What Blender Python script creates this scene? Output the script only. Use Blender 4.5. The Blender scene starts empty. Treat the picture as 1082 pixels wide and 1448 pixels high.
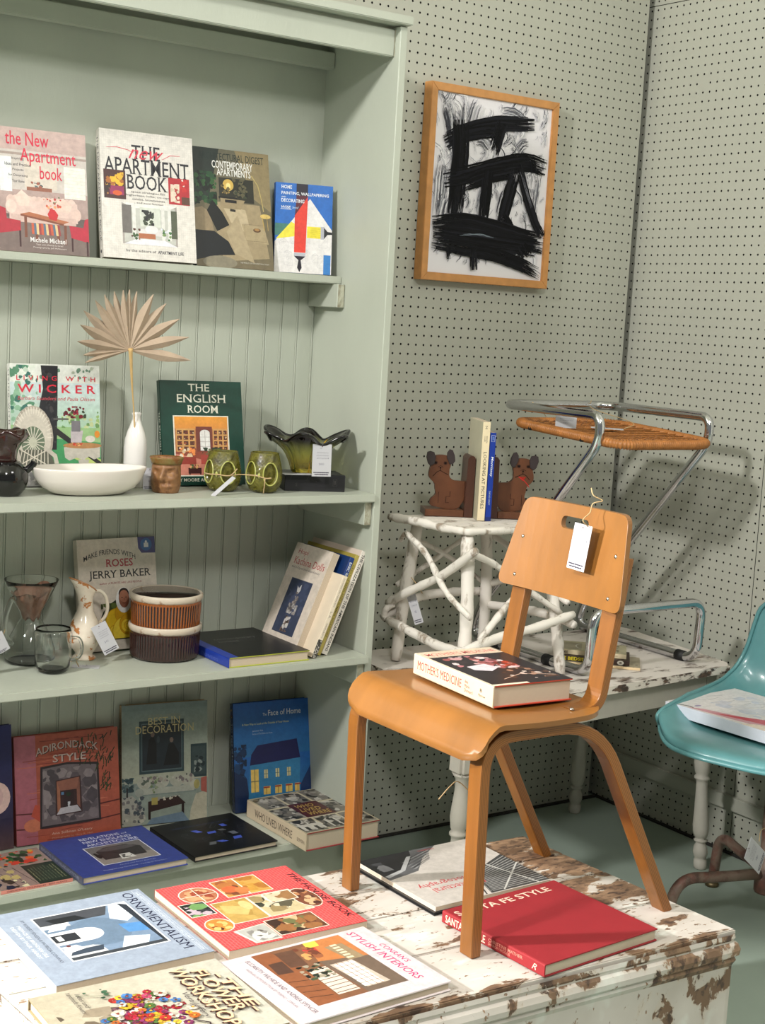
import bpy, bmesh, math, random
import numpy as np
from mathutils import Matrix, Vector
sc = bpy.context.scene
COL = sc.collection
PI = math.pi
# ---------------------------------------------------------------- camera
CR = [[0.8187705861232865, -0.5712922369961185, 0.056920183127786],
      [-0.028246297645221012, -0.13910755646464532, -0.9898743528366482],
      [0.5734255609655604, 0.8088722196258233, -0.1300340661093323]]
CC = (-3.1212428287158254, -3.216468453615414, 1.4470360852209097)
cam = bpy.data.objects.new('camera', bpy.data.cameras.new('camera'))
COL.objects.link(cam)
cam.matrix_world = Matrix(((CR[0][0], -CR[1][0], -CR[2][0], CC[0]),
                           (CR[0][1], -CR[1][1], -CR[2][1], CC[1]),
                           (CR[0][2], -CR[1][2], -CR[2][2], CC[2]), (0, 0, 0, 1)))
cam.data.sensor_fit = 'HORIZONTAL'; cam.data.sensor_width = 36
cam.data.lens = 2063.292 * 36 / 1082
cam.data.clip_start = 0.05
sc.camera = cam
# ---------------------------------------------------------------- world, lights, exposure
w = bpy.data.worlds.new('world'); sc.world = w; w.use_nodes = True
w.node_tree.nodes['Background'].inputs[0].default_value = (0.95, 1.0, 0.97, 1)
w.node_tree.nodes['Background'].inputs[1].default_value = 0.21
def area(name, loc, target, size, power, col=(1, .95, .86), sy=None):
    l = bpy.data.lights.new(name, 'AREA'); l.energy = power; l.color = col
    l.size = size
    if sy: l.shape = 'RECTANGLE'; l.size_y = sy
    o = bpy.data.objects.new(name, l); COL.objects.link(o); o.location = loc
    o.rotation_euler = (Vector(target) - Vector(loc)).to_track_quat('-Z', 'Y').to_euler()
    return o
area('ceiling_light', (-2.75, -3.3, 2.95), (-1.3, -.3, .8), .30, 36, (1, .985, .955))
area('ceiling_light', (-6.0, .55, 2.58), (-.3, -.6, 1.4), .25, 520, (1, .985, .955))
area('ceiling_light', (-4.9, -1.85, 3.28), (-.8, -.6, .9), .30, 140, (1, .985, .955))
area('ceiling_light', (-1.0, -2.6, 2.95), (-1.3, -.9, .4), .5, 12, (1, .985, .955))
sc.view_settings.view_transform = 'Standard'; sc.view_settings.look = 'None'
sc.view_settings.gamma = 1; sc.view_settings.use_curve_mapping = False
sc.view_settings.exposure = 0.14
sc.cycles.use_denoising = True
sc.cycles.max_bounces = 10; sc.cycles.transparent_max_bounces = 12; sc.cycles.transmission_bounces = 12
sc.cycles.caustics_reflective = False

# ---------------------------------------------------------------- helpers
def lin(c):
    return tuple(((v / 255) / 12.92 if v / 255 <= .04045 else ((v / 255 + .055) / 1.055) ** 2.4) for v in c[:3])
def rgba(c): return (*lin(c), 1)
def mat(name, col=(200, 200, 200), rough=.5, metal=0, spec=.5, coat=0, trans=0, ior=1.45, var=0, vscale=8, bump=0, bscale=200, stretch=(1, 1, 1)):
    m = bpy.data.materials.new(name); m.use_nodes = True; nt = m.node_tree; n = nt.nodes; b = n['Principled BSDF']
    b.inputs['Base Color'].default_value = rgba(col); b.inputs['Roughness'].default_value = rough
    b.inputs['Metallic'].default_value = metal; b.inputs['Specular IOR Level'].default_value = spec
    b.inputs['Coat Weight'].default_value = coat; b.inputs['Coat Roughness'].default_value = .12
    b.inputs['Transmission Weight'].default_value = trans; b.inputs['IOR'].default_value = ior
    if var or bump:
        tc = n.new('ShaderNodeTexCoord'); mp = n.new('ShaderNodeMapping'); mp.inputs['Scale'].default_value = stretch
        nt.links.new(tc.outputs['Object'], mp.inputs[0])
    if var:
        t = n.new('ShaderNodeTexNoise'); t.inputs['Scale'].default_value = vscale; t.inputs['Detail'].default_value = 5
        nt.links.new(mp.outputs[0], t.inputs['Vector'])
        r = n.new('ShaderNodeValToRGB'); k = lin(col)
        r.color_ramp.elements[0].position = .3; r.color_ramp.elements[1].position = .7
        r.color_ramp.elements[0].color = (*[v * (1 - var) for v in k], 1)
        r.color_ramp.elements[1].color = (*[min(1, v * (1 + var)) for v in k], 1)
        nt.links.new(t.outputs['Fac'], r.inputs[0]); nt.links.new(r.outputs[0], b.inputs['Base Color'])
    if bump:
        t = n.new('ShaderNodeTexNoise'); t.inputs['Scale'].default_value = bscale; t.inputs['Detail'].default_value = 3
        nt.links.new(mp.outputs[0], t.inputs['Vector'])
        bp = n.new('ShaderNodeBump'); bp.inputs['Strength'].default_value = bump; bp.inputs['Distance'].default_value = .002
        nt.links.new(t.outputs['Fac'], bp.inputs['Height']); nt.links.new(bp.outputs[0], b.inputs['Normal'])
    return m
def two_tone(name, ca, cb, scale, lo, hi, rough=.5, stretch=(1, 1, 1), detail=8, cc=None, scale2=3, bump=.4, coord='Object', dist=0.3):
    """noise-masked chipped / mottled finish: ca over cb (over cc)"""
    m = bpy.data.materials.new(name); m.use_nodes = True; nt = m.node_tree; n = nt.nodes; b = n['Principled BSDF']
    tc = n.new('ShaderNodeTexCoord'); mp = n.new('ShaderNodeMapping'); mp.inputs['Scale'].default_value = stretch
    nt.links.new(tc.outputs[coord], mp.inputs[0])
    t = n.new('ShaderNodeTexNoise'); t.inputs['Scale'].default_value = scale; t.inputs['Detail'].default_value = detail; t.inputs['Roughness'].default_value = .62
    t.inputs['Distortion'].default_value = dist
    nt.links.new(mp.outputs[0], t.inputs['Vector'])
    r = n.new('ShaderNodeValToRGB'); r.color_ramp.elements[0].position = lo; r.color_ramp.elements[1].position = hi
    nt.links.new(t.outputs['Fac'], r.inputs[0])
    t2 = n.new('ShaderNodeTexNoise'); t2.inputs['Scale'].default_value = scale * scale2; t2.inputs['Detail'].default_value = 4
    nt.links.new(mp.outputs[0], t2.inputs['Vector'])
    mb = n.new('ShaderNodeMix'); mb.data_type = 'RGBA'
    mb.inputs['A'].default_value = rgba(cb); mb.inputs['B'].default_value = rgba(cc or cb)
    r2 = n.new('ShaderNodeValToRGB'); r2.color_ramp.elements[0].position = .4; r2.color_ramp.elements[1].position = .6
    nt.links.new(t2.outputs['Fac'], r2.inputs[0]); nt.links.new(r2.outputs[0], mb.inputs['Factor'])
    ma = n.new('ShaderNodeMix'); ma.data_type = 'RGBA'
    k = lin(ca)
    ma.inputs['A'].default_value = (*[v * .9 for v in k], 1); ma.inputs['B'].default_value = (*k, 1)
    nt.links.new(t2.outputs['Fac'], ma.inputs['Factor'])
    mx = n.new('ShaderNodeMix'); mx.data_type = 'RGBA'
    nt.links.new(r.outputs[0], mx.inputs['Factor']); nt.links.new(mb.outputs['Result'], mx.inputs['A']); nt.links.new(ma.outputs['Result'], mx.inputs['B'])
    nt.links.new(mx.outputs['Result'], b.inputs['Base Color']); b.inputs['Roughness'].default_value = rough
    bp = n.new('ShaderNodeBump'); bp.inputs['Strength'].default_value = bump; bp.inputs['Distance'].default_value = .002
    nt.links.new(r.outputs[0], bp.inputs['Height']); nt.links.new(bp.outputs[0], b.inputs['Normal'])
    return m
def tag(o, label=None, cat=None, group=None, kind=None):
    if label: o['label'] = label
    if cat: o['category'] = cat
    if group: o['group'] = group
    if kind: o['kind'] = kind
    return o
def empty(name, loc=(0, 0, 0), label=None, cat=None, group=None, mtx=None):
    o = bpy.data.objects.new(name, None); COL.objects.link(o); o.empty_display_size = .05
    if mtx is not None: o.matrix_world = mtx
    else: o.location = loc
    return tag(o, label, cat, group)
def link(name, me, parent=None, mats=None, smooth=False):
    o = bpy.data.objects.new(name, me); COL.objects.link(o)
    if parent is not None: o.parent = parent
    if mats is not None:
        for m in (mats if isinstance(mats, (list, tuple)) else [mats]): me.materials.append(m)
    if smooth: me.shade_smooth()
    return o
class G:
    """mesh collector"""
    def __init__(s): s.v = []; s.f = []; s.m = []; s.sm = []
    def add(s, v, f, mi=0, smooth=False, M=None):
        k = len(s.v)
        if M is not None: v = [tuple(M @ Vector(p)) for p in v]
        s.v += [tuple(p) for p in v]; s.f += [tuple(i + k for i in q) for q in f]
        s.m += [mi] * len(f); s.sm += [smooth] * len(f); return s
    def box(s, a, b, mi=0, bev=0, M=None, smooth=False):
        x0, y0, z0 = [min(a[i], b[i]) for i in range(3)]; x1, y1, z1 = [max(a[i], b[i]) for i in range(3)]
        bm = bmesh.new()
        bmesh.ops.create_cube(bm, size=1)
        for v in bm.verts: v.co = Vector(((x0 + x1) / 2 + v.co.x * (x1 - x0), (y0 + y1) / 2 + v.co.y * (y1 - y0), (z0 + z1) / 2 + v.co.z * (z1 - z0)))
        if bev: bmesh.ops.bevel(bm, geom=bm.edges[:], offset=min(bev, .45 * min(x1 - x0, y1 - y0, z1 - z0)), segments=1 if bev < .002 else 2, affect='EDGES')
        s.add([tuple(v.co) for v in bm.verts], [[v.index for v in f.verts] for f in (bm.verts.index_update(), bm.faces)[1]], mi, smooth, M); bm.free(); return s
    def prism(s, poly, z0, z1, mi=0, M=None, bev=0):
        """poly in xy extruded z0..z1"""
        n = len(poly)
        ar = sum(poly[i][0] * poly[(i + 1) % n][1] - poly[(i + 1) % n][0] * poly[i][1] for i in range(n))
        if ar < 0: poly = poly[::-1]
        if bev:
            bm = bmesh.new(); a = [bm.verts.new((p[0], p[1], z0)) for p in poly]; b = [bm.verts.new((p[0], p[1], z1)) for p in poly]
            bm.faces.new(a[::-1]); bm.faces.new(b)
            for i in range(n): bm.faces.new((a[i], a[(i + 1) % n], b[(i + 1) % n], b[i]))
            es = [e for e in bm.edges if (e.verts[0].co.z == e.verts[1].co.z)]
            bmesh.ops.bevel(bm, geom=es, offset=bev, segments=2, affect='EDGES')
            bm.verts.index_update()
            s.add([tuple(v.co) for v in bm.verts], [[v.index for v in f.verts] for f in bm.faces], mi, False, M); bm.free(); return s
        v = [(p[0], p[1], z0) for p in poly] + [(p[0], p[1], z1) for p in poly]
        f = [tuple(range(n))[::-1], tuple(range(n, 2 * n))] + [(i, (i + 1) % n, n + (i + 1) % n, n + i) for i in range(n)]
        return s.add(v, f, mi, False, M)
    def tube(s, pts, rad, seg=12, mi=0, closed=False, cap=True, M=None, up=(0, 0, 1)):
        pts = [Vector(p) for p in pts]; n = len(pts)
        rads = rad if isinstance(rad, (list, tuple)) else [rad] * n
        tang = []
        for i in range(n):
            if closed: t = pts[(i + 1) % n] - pts[i - 1]
            else: t = pts[min(i + 1, n - 1)] - pts[max(i - 1, 0)]
            tang.append(t.normalized())
        nrm = tang[0].orthogonal().normalized(); v = []
        for i in range(n):
            nrm = (nrm - tang[i] * nrm.dot(tang[i]))
            nrm = nrm.normalized() if nrm.length > 1e-6 else tang[i].orthogonal().normalized()
            bn = tang[i].cross(nrm)
            for k in range(seg):
                a = 2 * PI * k / seg; v.append(pts[i] + (nrm * math.cos(a) + bn * math.sin(a)) * rads[i])
        f = []
        for i in range(n if closed else n - 1):
            for k in range(seg):
                a = i * seg + k; b = i * seg + (k + 1) % seg; j = ((i + 1) % n) * seg
                f.append((a, b, j + (k + 1) % seg, j + k))
        if cap and not closed: f += [tuple(range(seg))[::-1], tuple((n - 1) * seg + k for k in range(seg))]
        return s.add(v, f, mi, True, M)
    def lathe(s, prof, seg=40, mi=0, M=None, fn=None, closed=False):
        v = []; n = len(prof)
        for i, (r, z) in enumerate(prof):
            for k in range(seg):
                a = 2 * PI * k / seg; p = (r * math.cos(a), r * math.sin(a), z)
                v.append(fn(p, a, i) if fn else p)
        f = []
        for i in range(n if closed else n - 1):
            for k in range(seg):
                j = (i + 1) % n
                f.append((i * seg + k, i * seg + (k + 1) % seg, j * seg + (k + 1) % seg, j * seg + k))
        if not closed:
            if prof[0][0] > 1e-6: f.append(tuple(range(seg))[::-1])
            if prof[-1][0] > 1e-6: f.append(tuple((n - 1) * seg + k for k in range(seg)))
        return s.add(v, f, mi, True, M)
    def build(s, name, parent=None, mats=None, auto=True):
        me = bpy.data.meshes.new(name); me.from_pydata(s.v, [], s.f); me.update()
        if mats is not None:
            for m in (mats if isinstance(mats, (list, tuple)) else [mats]): me.materials.append(m)
        me.polygons.foreach_set('material_index', s.m); me.polygons.foreach_set('use_smooth', s.sm)
        o = bpy.data.objects.new(name, me); COL.objects.link(o)
        if parent is not None: o.parent = parent
        return o
def spline(pts, n=8, closed=False):
    pts = [Vector(p) for p in pts]; out = []; N = len(pts)
    for i in range(N if closed else N - 1):
        p1 = pts[i]; p2 = pts[(i + 1) % N]
        p0 = pts[i - 1] if (i or closed) else p1 * 2 - p2
        p3 = pts[(i + 2) % N] if (i + 2 < N or closed) else p2 * 2 - p1
        for k in range(n):
            t = k / n
            out.append(.5 * ((2 * p1) + (p2 - p0) * t + (2 * p0 - 5 * p1 + 4 * p2 - p3) * t * t + (3 * p1 - p0 - 3 * p2 + p3) * t ** 3))
    if not closed: out.append(pts[-1])
    return out
def rounded(pts, r, n=6, closed=False):
    """polyline with filleted corners"""
    pts = [Vector(p) for p in pts]; out = []; N = len(pts)
    for i, p in enumerate(pts):
        if not closed and i in (0, N - 1): out.append(p); continue
        a = (pts[i - 1] - p); b = (pts[(i + 1) % N] - p); rr = r[i] if isinstance(r, (list, tuple)) else r
        if rr <= 0: out.append(p); continue
        d = min(rr, a.length * .49, b.length * .49)
        A = p + a.normalized() * d; B = p + b.normalized() * d
        for k in range(n + 1):
            t = k / n; out.append(A * (1 - t) ** 2 + p * 2 * t * (1 - t) + B * t * t)
    return out

# ---------------------------------------------------------------- printed matter
M_PRINT = bpy.data.materials.new('printed_ink'); M_PRINT.use_nodes = True
_n = M_PRINT.node_tree; _b = _n.nodes['Principled BSDF']; _a = _n.nodes.new('ShaderNodeAttribute'); _a.attribute_name = 'Col'
_t = _n.nodes.new('ShaderNodeTexNoise'); _t.inputs['Scale'].default_value = 70; _t.inputs['Detail'].default_value = 6; _t.inputs['Roughness'].default_value = .7
_tc0 = _n.nodes.new('ShaderNodeTexCoord'); _n.links.new(_tc0.outputs['Object'], _t.inputs['Vector'])
_m = _n.nodes.new('ShaderNodeMapRange'); _m.inputs[1].default_value = .3; _m.inputs[2].default_value = .7; _m.inputs[3].default_value = .72; _m.inputs[4].default_value = .98; _n.links.new(_t.outputs['Fac'], _m.inputs[0])
_v = _n.nodes.new('ShaderNodeVectorMath'); _v.operation = 'SCALE'; _n.links.new(_a.outputs['Color'], _v.inputs[0]); _n.links.new(_m.outputs[0], _v.inputs['Scale'])
_n.links.new(_v.outputs[0], _b.inputs['Base Color']); _b.inputs['Roughness'].default_value = .38
M_PRINTM = bpy.data.materials.new('printed_ink_matt'); M_PRINTM.use_nodes = True
_n = M_PRINTM.node_tree; _b = _n.nodes['Principled BSDF']; _a = _n.nodes.new('ShaderNodeAttribute'); _a.attribute_name = 'Col'
_n.links.new(_a.outputs['Color'], _b.inputs['Base Color']); _b.inputs['Roughness'].default_value = .8; _b.inputs['Specular IOR Level'].default_value = .2
_tc = {}
def textmesh(s, bold=0, shear=0, space=1.0, serif=False):
    bold = bold * .5
    k = (s, bold, shear, space, serif)
    if k in _tc: return _tc[k]
    c = bpy.data.curves.new('t', 'FONT'); c.body = s; c.size = 1; c.offset = bold; c.shear = shear; c.space_character = space
    c.resolution_u = 2; c.fill_mode = 'FRONT' if hasattr(c, 'fill_mode') else 'BOTH'
    o = bpy.data.objects.new('t', c); COL.objects.link(o); bpy.context.view_layer.update()
    dg = bpy.context.evaluated_depsgraph_get(); me = o.evaluated_get(dg).to_mesh()
    v = [(p.co.x, p.co.y) for p in me.vertices]; f = [tuple(p.vertices) for p in me.polygons]
    o.evaluated_get(dg).to_mesh_clear(); bpy.data.objects.remove(o); bpy.data.curves.remove(c)
    if serif:
        from collections import Counter
        ct_ = Counter(tuple(sorted((q[i], q[(i + 1) % len(q)]))) for q in f for i in range(len(q)))
        ys = [p[1] for p in v]; y0 = 0 - bold; top = max(p[1] for p in v)
        caps = [y for y in ys if y > .55]; yt = Counter(round(y, 3) for y in caps).most_common(1)[0][0] if caps else top
        for (a, b), n_ in ct_.items():
            if n_ != 1: continue
            for yy, sg in ((y0, 1), (yt, -1)):
                if abs(v[a][1] - yy) < .004 and abs(v[b][1] - yy) < .004:
                    x0, x1 = sorted((v[a][0], v[b][0]))
                    if .02 < x1 - x0 < .26:
                        m = len(v); e = .055
                        v += [(x0 - e, yy), (x1 + e, yy), (x1 + e, yy + sg * .032), (x0 - e, yy + sg * .032)]
                        f.append((m, m + 1, m + 2, m + 3) if sg > 0 else (m + 3, m + 2, m + 1, m))
    _tc[k] = (v, f); return v, f
class Print:
    """flat print on a cover, in 0..1 cover fractions"""
    def __init__(s, W, H, seed=1): s.W = W; s.H = H; s.v = []; s.f = []; s.c = []; s.z = .00015; s.r = random.Random(seed)
    def _add(s, pts, faces, cols, z=None):
        k = len(s.v); z = s.z if z is None else z
        s.v += [(p[0] * s.W, p[1] * s.H, z) for p in pts]
        for i, f in enumerate(faces):
            a = sum(pts[f[j]][0] * pts[f[(j + 1) % len(f)]][1] - pts[f[(j + 1) % len(f)]][0] * pts[f[j]][1] for j in range(len(f)))
            if a < 0: f = tuple(f)[::-1]
            s.f.append(tuple(q + k for q in f))
            c = cols if not isinstance(cols, list) else None
            s.c += [c] * len(f) if c else [cols[q] for q in f]
    def up(s): s.z += .000003
    def poly(s, pts, c): s._add(pts, [tuple(range(len(pts)))], lin(c)); s.up(); return s
    def rect(s, x0, y0, x1, y1, c): return s.poly([(x0, y0), (x1, y0), (x1, y1), (x0, y1)], c)
    def grad(s, x0, y0, x1, y1, cb, ct):
        s._add([(x0, y0), (x1, y0), (x1, y1), (x0, y1)], [(0, 1, 2, 3)], [lin(cb), lin(cb), lin(ct), lin(ct)]); s.up(); return s
    def ell(s, cx, cy, rx, ry, c, n=20, a0=0, a1=2 * PI):
        return s.poly([(cx + rx * math.cos(a0 + (a1 - a0) * i / n), cy + ry * math.sin(a0 + (a1 - a0) * i / n)) for i in range(n if a1 - a0 > 6 else n + 1)], c)
    def ring(s, cx, cy, rx, ry, t, c, n=28):
        p = [];
        for i in range(n):
            a = 2 * PI * i / n; p += [(cx + rx * math.cos(a), cy + ry * math.sin(a)), (cx + (rx - t) * math.cos(a), cy + (ry - t * s.W / s.H) * math.sin(a))]
        s._add(p, [(2 * i, (2 * i + 2) % (2 * n), (2 * i + 3) % (2 * n), 2 * i + 1) for i in range(n)], lin(c)); s.up(); return s
    def line(s, pts, w, c, taper=False):
        P = []; n = len(pts); asp = s.H / s.W
        for i, p in enumerate(pts):
            a = pts[max(i - 1, 0)]; b = pts[min(i + 1, n - 1)]; dx = b[0] - a[0]; dy = (b[1] - a[1]) * asp; L = math.hypot(dx, dy) or 1
            ww = w * (.25 + .75 * math.sin(PI * (i + .5) / n) if taper else 1) / 2
            P += [(p[0] - dy / L * ww, p[1] + dx / L * ww / asp), (p[0] + dy / L * ww, p[1] - dx / L * ww / asp)]
        s._add(P, [(2 * i, 2 * i + 1, 2 * i + 3, 2 * i + 2) for i in range(n - 1)], lin(c)); s.up(); return s
    def frame(s, x0, y0, x1, y1, w, c):
        return s.line([(x0, y0), (x1, y0), (x1, y1), (x0, y1), (x0, y0)], w, c)
    def text(s, t, x0, x1, y0, y1, c, bold=0, shear=0, arc=0, rot=0, space=1.0, serif=False):
        v, f = textmesh(t, bold, shear, space, serif)
        if not v: return s
        ax = min(p[0] for p in v); bx = max(p[0] for p in v); ay = min(p[1] for p in v); by = max(p[1] for p in v)
        P = []
        for x, y in v:
            u = (x - ax) / (bx - ax); q = (y - ay) / (by - ay)
            P.append((x0 + (x1 - x0) * u, y0 + (y1 - y0) * q + arc * (1 - (2 * u - 1) ** 2)))
        if rot:
            cx, cy = (x0 + x1) / 2, (y0 + y1) / 2; a = s.H / s.W
            P = [(cx + (x - cx) * math.cos(rot) - (y - cy) * a * math.sin(rot), cy + ((x - cx) * math.sin(rot) + (y - cy) * a * math.cos(rot)) / a) for x, y in P]
        s._add(P, f, lin(c)); s.up(); return s
    def blobs(s, n, x0, y0, x1, y1, cols, size=.04, k=6, asp=1.0):
        r = s.r
        for i in range(n):
            cx = r.uniform(x0, x1); cy = r.uniform(y0, y1); q = size * r.uniform(.4, 1.2); c = lin(r.choice(cols)); a0 = r.uniform(0, 6)
            pts = [(min(x1, max(x0, cx + q * math.cos(a0 + 2 * PI * j / k) * r.uniform(.6, 1.1))), min(y1, max(y0, cy + q * asp * s.W / s.H * math.sin(a0 + 2 * PI * j / k) * r.uniform(.6, 1.1)))) for j in range(k)]
            if asp == 1 or True: s._add(pts, [tuple(range(k))], c, s.z + i * 8e-7)
        s.z += n * 8e-7; s.up(); return s
    def squig(s, x0, x1, y0, y1, rows, c, w=.006, dens=5):
        """illegible small handwriting / fine print as broken strokes"""
        r = s.r
        for i in range(rows):
            y = y1 - (y1 - y0) * (i + .5) / rows; x = x0 + r.uniform(0, .06); h = (y1 - y0) / rows * .28
            while x < x1 - .03:
                L = r.uniform(.05, .12) * 5 / dens; e = min(x + L, x1)
                s.line([(x + (e - x) * j / 5, y + h * (1 if j % 2 else -1) * r.uniform(.4, 1)) for j in range(6)], w, c)
                x = e + .025
        return s
    def brush(s, pts, width, cols, n=24, seed=0, ww=.012, ragged=.26):
        r = random.Random(seed); P = spline([(p[0], p[1], 0) for p in pts], 6)
        for i in range(n):
            off = r.uniform(-.5, .5) * width; t0 = int(r.uniform(0, ragged) * len(P)); t1 = len(P) - int(r.uniform(0, ragged) * len(P))
            Q = []
            for j in range(t0, t1):
                a = P[max(j - 1, 0)]; b = P[min(j + 1, len(P) - 1)]; dx, dy = b[0] - a[0], (b[1] - a[1]) * s.H / s.W; L = math.hypot(dx, dy) or 1
                o = off + r.uniform(-.003, .003)
                Q.append((min(.995, max(.005, P[j][0] - dy / L * o)), min(.995, max(.005, P[j][1] + dx / L * o * s.W / s.H))))
            if len(Q) > 2: s.line(Q, ww * r.uniform(.4, 1.4), r.choice(cols), len(Q) > 6)
        return s
    def build(s, name, parent, M, matte=False):
        me = bpy.data.meshes.new(name); me.from_pydata([tuple(M @ Vector(p)) for p in s.v], [], s.f)
        ca = me.color_attributes.new('Col', 'FLOAT_COLOR', 'CORNER')
        ca.data.foreach_set('color', np.array([(*c, 1) for c in s.c], dtype=np.float32).ravel())
        me.materials.append(M_PRINTM if matte else M_PRINT)
        o = bpy.data.objects.new(name, me); COL.objects.link(o); o.parent = parent
        return o
def F(o, x, y):
    x = Vector(x).normalized(); y = Vector(y); y = (y - x * x.dot(y)).normalized(); z = x.cross(y)
    return Matrix(((x[0], y[0], z[0], o[0]), (x[1], y[1], z[1], o[1]), (x[2], y[2], z[2], o[2]), (0, 0, 0, 1)))

M_PAGE = bpy.data.materials.new('page_edges'); M_PAGE.use_nodes = True
def _pages(m, c1, c2, sc_):
    nt = m.node_tree; n = nt.nodes; b = n['Principled BSDF']; tc = n.new('ShaderNodeTexCoord'); wv = n.new('ShaderNodeTexWave')
    wv.bands_direction = 'Z'; wv.inputs['Scale'].default_value = sc_; wv.inputs['Distortion'].default_value = .8; wv.inputs['Detail'].default_value = 3
    nt.links.new(tc.outputs['Object'], wv.inputs['Vector']); r = n.new('ShaderNodeValToRGB')
    r.color_ramp.elements[0].color = rgba(c1); r.color_ramp.elements[1].color = rgba(c2)
    nt.links.new(wv.outputs['Fac'], r.inputs[0]); nt.links.new(r.outputs[0], b.inputs['Base Color']); b.inputs['Roughness'].default_value = .85
_pages(M_PAGE, (170, 152, 130), (212, 198, 178), 260)
_cm = {}
def cmat(c, rough=.4, name='cover_stock'):
    k = (tuple(c), rough, name)
    if k not in _cm: _cm[k] = mat(name, c, rough, var=.04, vscale=30, bump=.12 if rough > .6 else .03, bscale=900)
    return _cm[k]
def book(label, w, h, t, Mx, cover, spine=None, hard=True, rough=.35, fp=None, sp=None, group=None, jacket=None, page=None, cat='book', name='book'):
    """local x spine->fore edge, y foot->head, z back->front"""
    root = empty(name, label=label, cat=cat, group=group, mtx=Mx)
    b = .0026 if hard else .0006; ov = .003 if hard else 0
    g = G(); rs = min(.003, t * .25) if hard else min(.001, t * .2)
    def lay(z0, z1, x0): g.box((x0, 0, z0), (w, h, z1), 0, bev=.0006 if hard else 0)
    lay(0, b, rs); lay(t - b, t, rs)
    # spine as an arc-cornered strip
    pr = []
    for k in range(5): a = PI / 2 * k / 4; pr.append((rs - rs * math.sin(PI / 2 - a) if 0 else rs * (1 - math.cos(PI / 2 - a)), rs * (1 - math.sin(PI / 2 - a))))
    outer = [(rs, 0)] + [(rs * (1 - math.sin(PI / 2 * k / 4)), rs * (1 - math.cos(PI / 2 * k / 4))) for k in range(1, 5)]
    outer = outer + [(x, t - z) for x, z in outer[::-1]]
    inner = [(rs, t - b), (b, t - b), (b, b), (rs, b)] if t > 2.2 * b else [(rs, t * .6), (rs, t * .4)]
    P = outer + inner
    n = len(P)
    g.add([(x, 0, z) for x, z in P] + [(x, h, z) for x, z in P], [tuple(range(n)), tuple(range(n, 2 * n))[::-1]] + [((i + 1) % n, i, n + i, n + (i + 1) % n) for i in range(n)], 1)
    co = g.build('cover', root, [cmat(cover, rough), cmat(spine or cover, rough)])
    pm = M_PAGE
    G().box((b + .0005, ov + .0002, b), (w - ov - .0005, h - ov - .0002, t - b)).build('page_block', root, pm)
    if fp:
        p = Print(w, h, seed=len(label)); fp(p); p.build('cover_print', co, Matrix.Translation((0, 0, t)))
    if sp:
        p = Print(h, t, seed=len(label) + 3); sp(p); p.build('spine_print', co, F((0, h, 0), (0, -1, 0), (0, 0, 1)))
    return root
def lie(cx, cy, th, w, d, z, rot=0):
    """matrix for a lying book whose fitted footprint is w (along X) x d (along Y) turned th degrees; rot turns the book itself by 0/90/180/-90"""
    a = math.radians(th); u = Vector((math.cos(a), math.sin(a), 0)); v = Vector((-u.y, u.x, 0)); c = Vector((cx, cy, z))
    if rot == 0: return F(c - u * w / 2 - v * d / 2, u, v)
    if rot == -90: return F(c - u * w / 2 + v * d / 2, -v, u)
    if rot == 90: return F(c + u * w / 2 - v * d / 2, v, -u)
    return F(c + u * w / 2 + v * d / 2, -u, -v)
def stand(x, y, z, yaw, lean, t):
    a = math.radians(yaw); l = math.radians(lean); u = Vector((math.cos(a), math.sin(a), 0)); n = Vector((-u.y, u.x, 0))
    up = Vector((0, 0, 1)) * math.cos(l) + n * math.sin(l)
    m = F((x, y, z + t * math.sin(l)), u, up); return m @ Matrix.Translation((0, 0, -t))

# ---------------------------------------------------------------- materials
GREEN = (176, 180, 167)
M_GREEN = mat('sage_paint', GREEN, .42, var=.05, vscale=5, bump=.25, bscale=120, stretch=(1, 1, .35))
M_PEG = mat('sage_pegboard_paint', (172, 172, 160), .5, var=.03, vscale=2, bump=.08, bscale=300)
M_DARK = mat('dark_void', (14, 13, 11), .9)
M_HOLE = mat('hole_shade', (22, 20, 17), .9)  # shade inside the peg holes, painted as a near-black colour
M_FLOOR = mat('painted_concrete', (150, 163, 152), .45, var=.09, vscale=2.2, bump=.15, bscale=25)
M_GRAIN = two_tone('end_grain_sage', (188, 188, 168), (138, 132, 112), 60, .42, .6, .7, stretch=(1, 1, .4))
M_CEIL = mat('ceiling_white', (215, 212, 200), .9)
M_WOODH = mat('honey_birch_ply', (132, 86, 38), .32, var=.13, vscale=5, stretch=(1.5, 3.5, 1.2), coat=.25, bump=.04, bscale=60)
M_LEG = mat('amber_bentwood', (120, 73, 25), .34, var=.16, vscale=9, stretch=(5, 5, .7), coat=.2, bump=.06, bscale=80)
M_CHROME = mat('chrome', (205, 205, 208), .09, metal=1)
M_RUBBER = mat('black_rubber', (18, 18, 19), .6)
M_RATTAN = mat('honey_rattan', (164, 106, 54), .42, var=.22, vscale=50, bump=.2, bscale=300)
M_STEM = mat('twine', (188, 160, 118), .9, bump=.5, bscale=600)
M_CARD = mat('tag_card', (184, 183, 187), .6)
M_TWIG = two_tone('whitewashed_bark', (226, 219, 210), (150, 136, 120), 22, .34, .44, .7, stretch=(1, 1, .6), bump=.8)
M_CHIP = two_tone('chipped_white_over_wood', (222, 212, 198), (92, 68, 50), 9, .40, .455, .6, stretch=(.8, 1.6, 1.6), cc=(58, 42, 34), bump=.7)
M_CHIPTOP = two_tone('worn_white_table_top', (214, 206, 198), (120, 104, 92), 13, .36, .44, .55, stretch=(.7, 1.6, 1), cc=(84, 70, 62), bump=.6)
M_CHIPEDGE = two_tone('chipped_table_edge', (222, 212, 200), (96, 74, 60), 30, .44, .50, .6, stretch=(.6, 1, 1.4), cc=(60, 48, 40), bump=.7)
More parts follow.
